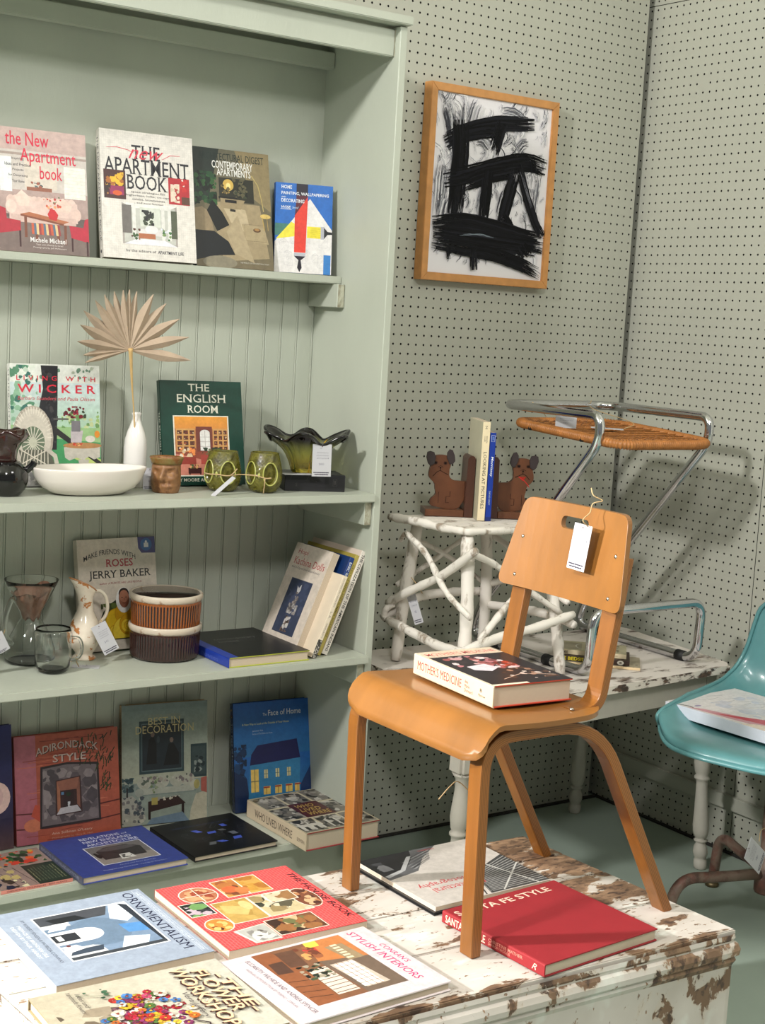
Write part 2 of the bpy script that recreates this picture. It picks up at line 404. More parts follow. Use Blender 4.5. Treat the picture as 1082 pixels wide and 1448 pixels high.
M_CRACK = two_tone('crackled_white_paint', (192, 186, 175), (120, 108, 96), 16, .27, .32, .55, bump=.3)
M_SILVER = mat('screw_steel', (190, 185, 175), .3, metal=1)

# ---------------------------------------------------------------- pegboard walls (real holes)
I = .0254
def pegwall(name, O, U, V, N, i0, i1, k0, k1, clip0, clip1, zmin, seam_i=None, seam_k=None):
    """cells centred on O+i*I*U+k*I*V, N is the outward normal"""
    O, U, V, N = [np.array(q, float) for q in (O, U, V, N)]
    rnd = random.Random(5); cells = [(i, k) for i in range(i0, i1 + 1) for k in range(k0, k1 + 1)]
    sq = np.array([(1, 0), (1, 1), (0, 1), (-1, 1), (-1, 0), (-1, -1), (0, -1), (1, -1)], float) * .5
    an = np.arange(8) * PI / 4; ho = np.stack([np.cos(an), np.sin(an)], 1) * .0031
    v = np.zeros((len(cells), 24, 3)); gap = .0011
    skip = set(c for c in cells if rnd.random() < .004)
    for n_, (i, k) in enumerate(cells):
        out = sq.copy() * I
        c = np.array([i * I, k * I])
        P = out + c
        P[:, 0] = np.clip(P[:, 0], clip0, clip1); P[:, 1] = np.maximum(P[:, 1], zmin)
        for sm, ax in ((seam_i, 0), (seam_k, 1)):
            if sm is not None:
                q = (sm + .5) * I
                lo = np.abs(P[:, ax] - q) < 1e-4
                P[lo, ax] += -gap if (i, k)[ax] <= sm else gap
        r = ho * (.02 if (i, k) in skip else 1) + c
        a = O + P[:, :1] * U + P[:, 1:] * V
        b = O + r[:, :1] * U + r[:, 1:] * V
        v[n_, :8] = a; v[n_, 8:16] = b; v[n_, 16:] = b - N * .0055
    base = (np.arange(len(cells)) * 24)[:, None, None]
    j = np.arange(8); j2 = (j + 1) % 8
    flip = np.dot(np.cross(U, V), N) < 0
    f1 = np.stack([j, j2, 8 + j2, 8 + j], 1); f2 = np.stack([8 + j, 8 + j2, 16 + j2, 16 + j], 1)
    if flip: f1 = f1[:, ::-1]; f2 = f2[:, ::-1]
    ff = np.concatenate([f1, f2], 0)
    faces = (base + ff[None]).reshape(-1, 4); nf = len(faces)
    me = bpy.data.meshes.new(name); me.vertices.add(len(cells) * 24); me.vertices.foreach_set('co', v.ravel())
    me.loops.add(nf * 4); me.loops.foreach_set('vertex_index', faces.ravel().astype(np.int32))
    me.polygons.add(nf); me.polygons.foreach_set('loop_start', np.arange(0, nf * 4, 4, dtype=np.int32))
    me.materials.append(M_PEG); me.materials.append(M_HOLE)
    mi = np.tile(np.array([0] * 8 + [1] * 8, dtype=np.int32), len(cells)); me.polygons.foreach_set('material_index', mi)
    me.polygons.foreach_set('use_smooth', np.zeros(nf, dtype=bool))
    me.update(); me.validate()
    o = bpy.data.objects.new(name, me); COL.objects.link(o); o['kind'] = 'structure'; return o
ZB = 1.285
wb = pegwall('wall_back', (0, 0, ZB), (1, 0, 0), (0, 0, 1), (0, -1, 0), -52, 0, -50, 60, -10, .019, -ZB + .006)
g = G(); g.box((-3.0, .0065, 0), (.0185, .05, 3.4), 0)          # near-black backing, shade seen through the holes put into its colour
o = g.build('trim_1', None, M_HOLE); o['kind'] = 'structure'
g = G(); g.box((-3.0, 0, .006), (-1.335, .006, 2.82)); g.box((-3.0, -.001, 2.823), (.04, .05, 3.4))
o = g.build('trim_2', None, M_PEG); o['kind'] = 'structure'
XR = .0455
wr = pegwall('wall_right', (XR, -.0044, ZB - .0068), (0, -1, 0), (0, 0, 1), (-1, 0, 0), -2, 80, -50, 60, -.060, 10, -ZB + .0128, seam_i=21, seam_k=44)
g = G(); g.box((XR + .0065, -3.6, 0), (XR + .06, .05, 3.4)); o = g.build('trim_3', None, M_HOLE); o['kind'] = 'structure'  # right wall backing, hole shade painted in the same way
g = G(); g.box((.0186, .052, .006), (XR + .006, .06, 2.82)); g.box((XR, -3.6, .006), (XR + .006, -2.052, 2.82)); g.box((XR - .001, -3.6, 2.823), (XR + .05, .01, 3.4)); o = g.build('trim_4', None, M_PEG); o['kind'] = 'structure'
g = G(); g.box((XR - .016, -2.2, .128), (XR - .0005, -.02, .168), bev=.002); o = g.build('trim_5', None, M_PEG); o['kind'] = 'structure'
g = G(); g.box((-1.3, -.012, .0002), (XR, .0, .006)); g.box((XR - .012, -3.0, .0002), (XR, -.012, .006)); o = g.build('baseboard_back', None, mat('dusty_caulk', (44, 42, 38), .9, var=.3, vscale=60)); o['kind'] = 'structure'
g = G(); g.box((-6.5, -6.5, -.03), (.06, .06, 0)); o = g.build('floor', None, M_FLOOR); o['kind'] = 'structure'
g = G(); g.box((-6.5, -6.5, 3.4), (.06, .06, 3.44)); o = g.build('ceiling', None, M_CEIL); o['kind'] = 'structure'

# ---------------------------------------------------------------- bookcase
bc = empty('bookcase', (-2.0, -.17, 0), 'sage green painted built-in bookcase with four shelves against the pegboard wall', 'bookcase')
def part(g, name, parent, m, label=None):
    o = g.build(name, None, m); o.parent = parent; o.matrix_parent_inverse = parent.matrix_world.inverted() if parent.parent is None else Matrix.Identity(4)
    if label: o['label'] = label
    return o
bpy.context.view_layer.update()
def P_(g, name, root, m, label=None):
    """part given in world coordinates"""
    inv = root.matrix_world.inverted() if root.parent is None else (root.parent.matrix_world @ root.matrix_world).inverted()
    g.v = [tuple(inv @ Vector(p)) for p in g.v]
    o = g.build(name, root, m)
    if label: o['label'] = label
    return o
def root_at(name, loc, label, cat, group=None):
    e = empty(name, loc, label, cat, group); e.matrix_world = Matrix.Translation(loc); return e
bc.matrix_world = Matrix.Translation((-2.0, -.17, 0))
XL, XI = -2.92, -1.1
for x0, x1 in ((XI, XI + .020), (XL - .02, XL)):
    g = G(); g.box((x0, -.328, 0), (x1, -.003, 2.13), bev=.0015); P_(g, 'side_panel', bc, M_GREEN)
g = G(); g.box((XL - .03, -.345, 2.132), (XI + .024, -.003, 2.152), bev=.002); P_(g, 'top_board', bc, M_GREEN)
g = G(); g.box((XL, -.308, 2.062), (XI - .002, -.288, 2.124), bev=.002); P_(g, 'header_rail', bc, M_GREEN)
g = G(); g.box((XI - .0022, -.3085, 2.062), (XI - .0005, -.2875, 2.124)); P_(g, 'end_grain', bc, M_GRAIN, 'bare end grain of the header rail')
g = G(); g.box((XL, -.052, 2.060), (XI - .001, -.022, 2.10), bev=.002); P_(g, 'back_rail', bc, M_GREEN)
g = G(); g.box((XL, -.012, 1.535), (XI, -.003, 2.13)); P_(g, 'back_panel', bc, M_GREEN)
x = XI
rng = random.Random(3)
while x > XL + .01:
    x0 = max(XL, x - .0475)
    g = G(); g.box((x0 + .0003, -.0125 - rng.uniform(0, .0003), 0.0), (x - .0066, -.004, 1.53), bev=.0008)
    g.box((x - .0062, -.0124, 0), (x - .0003, -.004, 1.53), bev=.0016)
    P_(g, 'plank', bc, M_GREEN); x -= .0475
g = G(); g.box((XL, -.0045, 0), (XI, -.003, 1.535)); P_(g, 'backing', bc, M_GREEN)
SH = [(1.549, .019, -.133), (1.028, .020, -.335), (.628, .020, -.345), (.178, .020, -.335)]
for z, t, y in SH:
    g = G(); g.box((XL, y, z - t), (XI - .0005 if z < 1.5 else XI - .0005, -.014, z), bev=.0022); P_(g, 'shelf', bc, M_GREEN)
for z0, z1, y in ((1.472, 1.5295, -.150), (.950, 1.0075, -.320), (.552, .6075, -.325), (.10, .157, -.325)):
    g = G(); g.box((XI - .022, y, z0), (XI - .001, -.014, z1), bev=.0015); P_(g, 'cleat', bc, M_GREEN)
    g = G(); g.box((XI - .0205, y - .0006, z0 + .001), (XI - .0025, y + .002, z1 - .001)); P_(g, 'end_grain', bc, M_GRAIN, 'bare end grain of a shelf cleat')
g = G(); g.box((XL, -.300, 0), (XI - .001, -.280, .157), bev=.001); P_(g, 'kick_board', bc, M_GREEN)

# ---------------------------------------------------------------- peeling white trunk in the foreground
tr = root_at('trunk', (-1.65, -1.17, 0), 'long low peeling white painted wooden trunk in the foreground carrying the chair and books', 'trunk')
A = Vector((-2.315, -.865, 0)); B = Vector((-1.062, -.912, 0)); C = Vector((-1.022, -1.482, 0)); D = Vector((-2.275, -1.432, 0))
def quad_at(fr0, fr1):
    return [A.lerp(D, fr0), B.lerp(C, fr0), B.lerp(C, fr1), A.lerp(D, fr1)]
def ring_poly(off):
    cen = (A + B + C + D) / 4
    out = []
    for p in (A, B, C, D):
        d = p - cen; out.append(Vector((p.x + math.copysign(off, d.x), p.y + math.copysign(off, d.y), 0)))
    return out
def corner_round(poly, r=.02, n=4):
    o = []
    for i, p in enumerate(poly):
        a = (poly[i - 1] - p).normalized() * r; b = (poly[(i + 1) % 4] - p).normalized() * r
        for k in range(n + 1):
            t = k / n; o.append((p + a) * (1 - t) ** 2 + p * 2 * t * (1 - t) + (p + b) * t * t)
    return o
M_LID = []
def lidmat(k, lo):
    return two_tone('peeling_lid_paint_%s' % 'abcd'[k], (228, 218, 206), (126, 98, 76), 7, lo, lo + .035, .6, stretch=(.9, 2.2, 1), cc=(84, 64, 50), bump=.6, scale2=2.2)
M_TRUNK = bpy.data.materials.new('peeling_trunk_paint')
def trunkmat(name, top, base=.30):
    """white paint, worn down to brown boards towards the far right end of the lid and on its edges"""
    m = M_TRUNK if top else bpy.data.materials.new(name); m.use_nodes = True; nt = m.node_tree; n = nt.nodes; L = nt.links.new; b = n['Principled BSDF']
    geo = n.new('ShaderNodeNewGeometry'); mp = n.new('ShaderNodeMapping'); mp.inputs['Scale'].default_value = (1, 2.4, 1.2) if top else (1.3, 1, .9)
    L(geo.outputs['Position'], mp.inputs[0])
    def noise(s, d=6, rg=.6, dist=.2):
        t = n.new('ShaderNodeTexNoise'); t.inputs['Scale'].default_value = s; t.inputs['Detail'].default_value = d; t.inputs['Roughness'].default_value = rg; t.inputs['Distortion'].default_value = dist
        L(mp.outputs[0], t.inputs['Vector']); return t.outputs['Fac']
    def ramp(x, lo, hi):
        r = n.new('ShaderNodeMapRange'); r.inputs[1].default_value = lo; r.inputs[2].default_value = hi; L(x, r.inputs[0]); return r.outputs[0]
    def mth(op, a, c):
        q = n.new('ShaderNodeMath'); q.operation = op
        for i, v in enumerate((a, c)):
            if isinstance(v, (int, float)): q.inputs[i].default_value = v
            else: L(v, q.inputs[i])
        return q.outputs[0]
    def mix(f, a, c):
        q = n.new('ShaderNodeMix'); q.data_type = 'RGBA'
        L(f, q.inputs['Factor'])
        for nm, v in (('A', a), ('B', c)):
            if isinstance(v, tuple): q.inputs[nm].default_value = rgba(v)
            else: L(v, q.inputs[nm])
        return q.outputs['Result']
    sep = n.new('ShaderNodeSeparateXYZ'); L(geo.outputs['Position'], sep.inputs[0])
    big = noise(5.5, 3, .5, 0); mid = noise(15, 7, .6, .4); fine = noise(46, 4, .6, .3)
    if top:
        wear = ramp(sep.outputs['X'], -1.75, -1.10)
        wy = ramp(sep.outputs['Y'], -1.46, -1.10)
        wear = mth('MULTIPLY', wear, wy)
        thr = mth('ADD', .375, mth('MULTIPLY', wear, .21))
        ed = mth('ADD', mth('ADD', sep.outputs['Y'], 1.523), mth('MULTIPLY', sep.outputs['X'], .04))
        thr = mth('ADD', thr, mth('MULTIPLY', ramp(ed, .034, .004), .13))
    else:
        wx = ramp(sep.outputs['X'], -1.55, -1.04); thr = mth('ADD', base, mth('MULTIPLY', wx, .085))
    field = mth('ADD', mth('MULTIPLY', big, .45), mth('MULTIPLY', mid, .55))
    d = mth('SUBTRACT', field, thr); paint = ramp(d, -.004, .008)
    paint = mth('MULTIPLY', paint, ramp(fine, .33, .365))
    wood = mix(ramp(mid, .42, .58), (112, 86, 66), (150, 120, 94)); wood = mix(ramp(fine, .5, .62), wood, (72, 54, 44))
    white = mix(ramp(big, .35, .65), (180, 171, 162), (198, 190, 182)); white = mix(ramp(noise(9, 3), .55, .72), white, (214, 216, 208))
    rim = ramp(d, .0, .03)                                    # dirty halo beside bare wood
    white = mix(rim, (186, 172, 156), white)
    c = mix(paint, wood, white); L(c, b.inputs['Base Color']); b.inputs['Roughness'].default_value = .55
    bp = n.new('ShaderNodeBump'); bp.inputs['Strength'].default_value = .7; bp.inputs['Distance'].default_value = .0015
    L(mth('ADD', paint, mth('MULTIPLY', mid, .3)), bp.inputs['Height']); L(bp.outputs[0], b.inputs['Normal'])
    return m
M_TTOP = trunkmat('peeling_lid_paint', True); M_TSIDE = trunkmat('peeling_side_paint', False, .36); M_TMOULD = trunkmat('peeling_moulding_paint', False, .455)
fr = [0, .215, .42, .71, 1]
for k in range(4):
    q = quad_at(fr[k] + (.0018 if k else 0), fr[k + 1] - (.0018 if k < 3 else 0))
    g = G(); g.prism([(p.x, p.y) for p in q], .332, .350 - (.0008 if k % 2 else 0), bev=.0022); P_(g, 'lid_board', tr, M_TTOP)
prof = [(.0, .350 - .018), (.004, .342), (.006, .334), (.003, .327), (.010, .322), (.014, .312), (.013, .302), (.006, .296), (.009, .290), (.006, .284), (-.004, .280)]
def ring_sweep(g, prof):
    rings = []
    for off, z in prof: rings.append([(p.x, p.y, z) for p in corner_round(ring_poly(off), .018)])
    n = len(rings[0]); v = [p for r in rings for p in r]; f = []
    for i in range(len(rings) - 1):
        for k in range(n): f.append((i * n + k, (i + 1) * n + k, (i + 1) * n + (k + 1) % n, i * n + (k + 1) % n))
    g.add(v, [q[::-1] for q in f], 0, False)
g = G(); ring_sweep(g, prof); P_(g, 'lid_moulding', tr, M_TMOULD)
g = G(); ring_sweep(g, [(-.004, .33), (-.004, .02), (-.006, .0)]); P_(g, 'body', tr, M_TSIDE)

# ---------------------------------------------------------------- bentwood chair on the trunk
ch = root_at('chair', (-1.32, -1.18, .35), "child's honey plywood bentwood chair standing on the peeling white trunk", 'chair')
def lam_mat():
    m = bpy.data.materials.new('laminated_ply_edge'); m.use_nodes = True; nt = m.node_tree; n = nt.nodes; b = n['Principled BSDF']
    uv = n.new('ShaderNodeUVMap'); uv.uv_map = 'UVMap'; sp = n.new('ShaderNodeSeparateXYZ'); nt.links.new(uv.outputs[0], sp.inputs[0])
    q = n.new('ShaderNodeMath'); q.operation = 'MULTIPLY'; q.inputs[1].default_value = 38; nt.links.new(sp.outputs['Y'], q.inputs[0])
    s_ = n.new('ShaderNodeMath'); s_.operation = 'SINE'; nt.links.new(q.outputs[0], s_.inputs[0])
    r = n.new('ShaderNodeValToRGB'); r.color_ramp.elements[0].color = rgba((112, 66, 24)); r.color_ramp.elements[1].color = rgba((152, 96, 42))
    ad = n.new('ShaderNodeMath'); ad.operation = 'MULTIPLY_ADD'; ad.inputs[1].default_value = .5; ad.inputs[2].default_value = .5; nt.links.new(s_.outputs[0], ad.inputs[0])
    nt.links.new(ad.outputs[0], r.inputs[0]); nt.links.new(r.outputs[0], b.inputs['Base Color']); b.inputs['Roughness'].default_value = .4; return m
M_LAM = lam_mat()
def strip(name, root, path, th, y0, y1, y0b=None, y1b=None, mm=None):
    """bent laminate: path of (X, Z) for the outer skin, th thickness to its right-hand side; y-range may drift along it"""
    P = rounded([(p[0], 0, p[1]) for p in path], [p[2] if len(p) > 2 else .0 for p in path], 8)
    n = len(P); v = []; uv = []
    L = 0
    for i, p in enumerate(P):
        a = P[max(i - 1, 0)]; b = P[min(i + 1, n - 1)]; t = (b - a).normalized(); nr = Vector((t.z, 0, -t.x))
        s_ = i / (n - 1); ya = y0 + ((y0b if y0b is not None else y0) - y0) * s_; yb = y1 + ((y1b if y1b is not None else y1) - y1) * s_
        q = p + nr * th
        v += [(p.x, ya, p.z), (p.x, yb, p.z), (q.x, yb, q.z), (q.x, ya, q.z)]
        if i: L += (P[i] - P[i - 1]).length
        uv.append(L)
    f = []; mi = []
    for i in range(n - 1):
        a = 4 * i; b = a + 4
        f += [(a, a + 1, b + 1, b), (a + 1, a + 2, b + 2, b + 1), (a + 2, a + 3, b + 3, b + 2), (a + 3, a, b, b + 3)]; mi += [0, 1, 0, 1]
    f += [(3, 2, 1, 0), (4 * n - 4, 4 * n - 3, 4 * n - 2, 4 * n - 1)]; mi += [1, 1]
    inv = root.matrix_world.inverted(); me = bpy.data.meshes.new(name); me.from_pydata([tuple(inv @ Vector(p)) for p in v], [], f)
    me.materials.append(mm or M_LEG); me.materials.append(M_LAM); me.polygons.foreach_set('material_index', mi)
    ul = me.uv_layers.new(name='UVMap')
    for po in me.polygons:
        for li in po.loop_indices:
            vi = me.loops[li].vertex_index; ul.data[li].uv = (uv[vi // 4], 1.0 if vi % 4 in (0, 1) else 0.0)
    o = bpy.data.objects.new(name, me); COL.objects.link(o); o.parent = root
    md = o.modifiers.new('b', 'BEVEL'); md.width = .0022; md.segments = 2; md.limit_method = 'ANGLE'; md.angle_limit = math.radians(50)
    return o
legp = lambda dx0, dx1: [(-1.555 + dx0, .3505), (-1.563 + dx0, .757, .075), (-1.285 + dx1, .757, .105), (-1.064 + dx1, .3505)]
strip('leg_frame', ch, legp(0, 0), .0215, -1.352, -1.318, -1.360, -1.326)
strip('leg_frame', ch, legp(-.022, -.018), .0215, -1.004, -.972, -1.030, -.998)
# seat: bent sheet with waterfall front and rounded corners
def seat_sheet():
    nx, ny = 26, 20; th = .0095; X0, X1 = -1.588, -1.272; Y0, Y1 = -1.372, -.962
    def prof(s):   # arclength 0..1 front->rear -> x,z(top)
        s = s * .345
        if s < .05: a = s / .05; return X0 + .020 * a, .716 + .036 * a - .002 * math.sin(a * PI)
        if s < .09: a = (s - .05) / .04; return X0 + .020 + .034 * a, .752 + .0225 * math.sin(a * PI / 2)
        a = (s - .09) / .255; return X0 + .054 + (X1 - X0 - .054) * a, .7745 - .0050 * math.sin(a * PI)
    v = []; f = []
    for i in range(nx + 1):
        s = (i / nx)
        x, z = prof(s)
        sl = s * .345; r = .045; cut = 0
        if sl < r: cut = r - math.sqrt(max(0, r * r - (r - sl) ** 2))
        e = .345 - sl; r2 = .07
        if e < r2: cut = max(cut, r2 - math.sqrt(max(0, r2 * r2 - (r2 - e) ** 2)))
        for j in range(ny + 1):
            t = j / ny; y = Y0 + cut + (Y1 - Y0 - 2 * cut) * t
            v.append((x + (y - Y0) * -.012, y, z + .0))
    N = len(v); v += [(p[0] + (.004 if p[2] < .75 else 0), p[1], p[2] - th) for p in v]
    w_ = ny + 1
    for i in range(nx):
        for j in range(ny):
            a = i * w_ + j; f.append((a, a + w_, a + w_ + 1, a + 1)); b = a + N; f.append((b, b + 1, b + w_ + 1, b + w_))
    for i in range(nx):
        a = i * w_; f.append((a, a + N, a + w_ + N, a + w_)); a = i * w_ + ny; f.append((a, a + w_, a + w_ + N, a + N))
    for j in range(ny):
        f.append((j, j + 1, j + 1 + N, j + N)); a = nx * w_ + j; f.append((a, a + N, a + N + 1, a + 1))
    g = G(); g.add(v, f, 0, True); return g
st = P_(seat_sheet(), 'seat', ch, M_WOODH); md = st.modifiers.new('b', 'EDGE_SPLIT'); md.split_angle = math.radians(60)
for (sx, sy, sz) in ((-1.560, -1.338, .7525), (-1.560, -1.000, .7525), (-1.345, -1.335, .774), (-1.345, -1.01, .774)):
    g = G(); M = Matrix.Translation((sx, sy, sz)) @ Matrix.Rotation(-.55 if sx < -1.5 else 0, 4, 'Y')
    g.lathe([(.0, .0016), (.0035, .0012), (.0046, -.002)], 14, 0, M); P_(g, 'screw', ch, M_SILVER)
# back uprights: strip bending up out of the seat
for ya, yb in ((-1.339, -1.300), (-1.085, -1.045)):
    strip('upright', ch, [(-1.345, .7725), (-1.283, .7725, .055), (-1.270, .86), (-1.240, 1.045)], .0185, ya, yb, mm=M_LEG)
# back rest: curved board with slotted hand hole
def backrest():
    bm = bmesh.new(); 
    def rr(pts, r, n=6): return [(p.x, p.z) for p in rounded([(x, 0, z) for x, z in pts], r, n, True)]
    out = rr([(-1.366, .9465), (-1.018, .9465), (-1.052, 1.122), (-1.337, 1.122)], .022)
    hole = rr([(-1.232, 1.075), (-1.157, 1.075), (-1.157, 1.098), (-1.232, 1.098)], .0115)
    lay = []
    vo = [bm.verts.new((p[0], p[1], 0)) for p in out]; vh = [bm.verts.new((p[0], p[1], 0)) for p in hole]
    es = [bm.edges.new((vo[i], vo[(i + 1) % len(vo)])) for i in range(len(vo))] + [bm.edges.new((vh[i], vh[(i + 1) % len(vh)])) for i in range(len(vh))]
    bmesh.ops.triangle_fill(bm, use_beauty=True, edges=es)
    # slice for curvature
    for c in np.linspace(-1.34, -1.04, 13):
        bmesh.ops.bisect_plane(bm, geom=bm.verts[:] + bm.edges[:] + bm.faces[:], plane_co=(c, 0, 0), plane_no=(1, 0, 0))
    r = bmesh.ops.extrude_face_region(bm, geom=bm.faces[:])
    for v in [e for e in r['geom'] if isinstance(e, bmesh.types.BMVert)]: v.co.z += .0115
    bmesh.ops.recalc_face_normals(bm, faces=bm.faces[:]); bm.verts.index_update()
    V = []
    for v in bm.verts:
        y, z, d = v.co; c = (y + 1.192) / .175; x = -1.2625 + (z - .9465) * .175 - .012 * c * c + .010 - (.0125 - d)
        V.append((x, y, z))
    F_ = [[q.index for q in f.verts] for f in bm.faces]; bm.free()
    g = G(); g.add(V, F_, 0, False); return g
br = P_(backrest(), 'backrest', ch, M_WOODH)
md = br.modifiers.new('b', 'BEVEL'); md.width = .0018; md.segments = 2; md.limit_method = 'ANGLE'; md.angle_limit = math.radians(55)
def bx(y, z): c = (y + 1.192) / .175; return -1.2625 + (z - .9465) * .175 - .012 * c * c + .010 - .0125
for y, z in ((-1.324, 1.045), (-1.326, .968), (-1.064, 1.043), (-1.062, .968)):
    g = G(); M = Matrix.Translation((bx(y, z) - .0002, y, z)) @ Matrix.Rotation(-PI / 2 - .17, 4, 'Y')
    g.lathe([(.0, .0014), (.003, .0012), (.0043, -.001)], 14, 0, M); P_(g, 'screw', ch, M_SILVER)

# ---------------------------------------------------------------- white turned-leg table
wt = root_at('table', (-.58, -.4, 0), 'low white painted wooden table with turned legs and worn top in the corner', 'table')
tp = [(-1.055, -.715), (-.095, -.628), (-.035, -.13), (-1.02, -.12)]
g = G(); g.prism([(p.x, p.y) for p in rounded([(x, y, 0) for x, y in tp], .03, 4, True)], .560, .580, bev=.006)
o = P_(g, 'table_top', wt, [M_CHIPTOP])
me = o.data; me.materials.append(M_CHIPEDGE)
for po in me.polygons:
    if po.normal.z < .6: po.material_index = 1
aprs = [((-.985, -.672), (-.175, -.598)), ((-.165, -.585), (-.115, -.17)), ((-.985, -.165), (-.14, -.165)), ((-.99, -.65), (-.96, -.17))]
for (a, b) in aprs:
    d = (Vector(b) - Vector(a)).normalized(); nn = Vector((-d.y, d.x)) * .009
    g = G(); g.prism([(a[0] - nn.x, a[1] - nn.y), (b[0] - nn.x, b[1] - nn.y), (b[0] + nn.x, b[1] + nn.y), (a[0] + nn.x, a[1] + nn.y)], .490, .5598); P_(g, 'apron', wt, M_CRACK)
def turned(x0, y0, x1, y1):
    """foot at x0,y0; head at x1,y1"""
    g = G(); H = .4
    pr = [(.0135, .0), (.017, .003), (.0185, .012), (.018, .026), (.0145, .031), (.017, .034), (.0205, .047), (.0185, .062), (.013, .073), (.0125, .076), (.0185, .080), (.0190, .083), (.0125, .087),
          (.017, .091), (.0215, .105), (.0225, .122), (.019, .17), (.0165, .215), (.0155, .245), (.016, .252), (.021, .256), (.021, .261), (.016, .266), (.0195, .274), (.0225, .300), (.020, .330), (.0165, .362), (.0165, .392), (.021, .398), (.026, .406)]
    g.lathe(pr, 24)
    g.box((-.027, -.027, .404), (.027, .027, .5595), bev=.008)
    sh = lambda p: (x0 + (x1 - x0) * p[2] / .56 + p[0], y0 + (y1 - y0) * p[2] / .56 + p[1], p[2])
    g.v = [sh(p) for p in g.v]; return g
for q in ((-.123, -.597, -.150, -.575), (-.128, -.090, -.135, -.115), (-1.03, -.64, -1.015, -.638), (-1.01, -.15, -.99, -.17)):
    P_(turned(*q), 'leg', wt, M_CRACK)

# ---------------------------------------------------------------- twig table
tw = root_at('twig_table', (-.79, -.36, .58), 'small rustic white table of crossed twigs standing on the low white table', 'table')
def twig(name, pts, r, seed=0, seg=9, nob=.12):
    rn = random.Random(seed); P = spline([(p[0] + rn.uniform(-.002, .002), p[1] + rn.uniform(-.002, .002), p[2]) for p in pts], 7)
    rr = [r * (1 + rn.uniform(-nob, nob)) * (1 - .12 * i / len(P)) for i in range(len(P))]
    rr[0] *= .8; rr[-1] *= .8
    g = G(); g.tube(P, rr, seg); return P_(g, name, tw, M_TWIG)
g = G(); topc = [(-.952, -.208), (-.921, -.462), (-.628, -.458), (-.645, -.20)]
q = [Vector((x, y, 0)) for x, y in topc]
for k in range(5):
    a0, a1 = k / 5 + .004, (k + 1) / 5 - .004
    g = G(); pl = [q[0].lerp(q[1], a0), q[3].lerp(q[2], a0), q[3].lerp(q[2], a1), q[0].lerp(q[1], a1)]
    g.prism([(p.x, p.y) for p in pl], .9375, .9535 + .0008 * (k % 2), bev=.003); P_(g, 'top_slat', tw, M_TWIG)
twig('edge_twig', [(-.957, -.200, .949), (-.945, -.30, .951), (-.934, -.39, .948), (-.924, -.462, .950)], .0115, 1)
twig('edge_twig', [(-.924, -.468, .948), (-.82, -.470, .949), (-.71, -.466, .946), (-.626, -.464, .949)], .0095, 2)
L4 = dict(BL=((-.895, -.235, .940), (-.93, -.245, .76), (-.952, -.252, .583)), FL=((-.902, -.452, .940), (-.922, -.49, .76), (-.948, -.522, .583)),
          FR=((-.655, -.445, .940), (-.640, -.49, .76), (-.634, -.532, .583)), BR=((-.665, -.235, .940), (-.645, -.225, .76), (-.635, -.215, .583)))
for i, k in enumerate(L4): twig('leg', L4[k], .0165 if k != 'FL' else .0175, 10 + i, 11, .08)
T = lambda pts, r, s: twig('brace', pts, r, s)
T([(-.952, -.268, .918), (-.948, -.35, .875), (-.955, -.45, .80), (-.955, -.548, .752)], .0085, 21)
T([(-.962, -.215, .728), (-.955, -.30, .772), (-.948, -.42, .835), (-.940, -.535, .915)], .0115, 22)
T([(-.950, -.240, .893), (-.956, -.262, .915)], .006, 33)
T([(-.965, -.225, .685), (-.965, -.35, .672), (-.967, -.46, .665), (-.968, -.578, .672)], .0125, 23)
T([(-.930, -.512, .902), (-.84, -.505, .865), (-.74, -.512, .80), (-.64, -.525, .74)], .0085, 24)
T([(-.905, -.530, .690), (-.83, -.520, .76), (-.74, -.515, .83), (-.66, -.49, .90)], .0095, 25)
T([(-.968, -.545, .672), (-.86, -.553, .700), (-.74, -.556, .718), (-.628, -.553, .742)], .0125, 26)
T([(-.975, -.215, .690), (-.86, -.210, .735), (-.74, -.205, .74), (-.63, -.195, .735)], .0125, 27)
T([(-.635, -.20, .70), (-.630, -.33, .715), (-.628, -.45, .722), (-.626, -.560, .715)], .0125, 28)
T([(-.91, -.205, .90), (-.80, -.205, .855), (-.70, -.205, .80), (-.62, -.20, .75)], .007, 29)
T([(-.93, -.205, .77), (-.83, -.205, .82), (-.74, -.203, .87), (-.65, -.20, .91)], .0075, 30)
T([(-.640, -.215, .90), (-.632, -.33, .86), (-.626, -.45, .79), (-.622, -.53, .765)], .0085, 31)
T([(-.630, -.21, .755), (-.630, -.33, .80), (-.632, -.45, .87), (-.63, -.475, .90)], .0085, 32)
T([(-.968, -.215, .690), (-.972, -.224, .712), (-.955, -.235, .728)], .009, 34)

# ---------------------------------------------------------------- framed abstract painting
pc = root_at('painting', (-.54, -.002, 1.82), 'abstract black and white brushstroke painting in a plain wooden frame on the pegboard', 'painting')
Q = [(-.785, 1.562), (-.338, 1.562), (-.338, 2.078), (-.785, 2.078)]; fw = .021
M_FR = mat('pine_frame', (190, 134, 78), .4, var=.12, vscale=12, stretch=(3, 3, 3), bump=.05)
inn = [(-.785 + fw, 1.562 + fw), (-.338 - fw, 1.562 + fw), (-.338 - fw, 2.078 - fw), (-.785 + fw, 2.078 - fw)]
for k in range(4):
    a, b = Q[k], Q[(k + 1) % 4]; c, d = inn[(k + 1) % 4], inn[k]
    g = G(); pol = [a, b, c, d]
    g.prism([(x, z) for x, z in pol], 0, .034, bev=.0012); g.v = [(p[0], -.002 - p[2], p[1]) for p in g.v]
    P_(g, 'frame_rail', pc, M_FR)
g = G(); g.box((inn[0][0] - .001, -.028, inn[0][1] - .001), (inn[2][0] + .001, -.022, inn[2][1] + .001)); P_(g, 'canvas', pc, mat('canvas_white', (226, 222, 226), .6))
p = Print(inn[1][0] - inn[0][0], inn[2][1] - inn[0][1], 7)
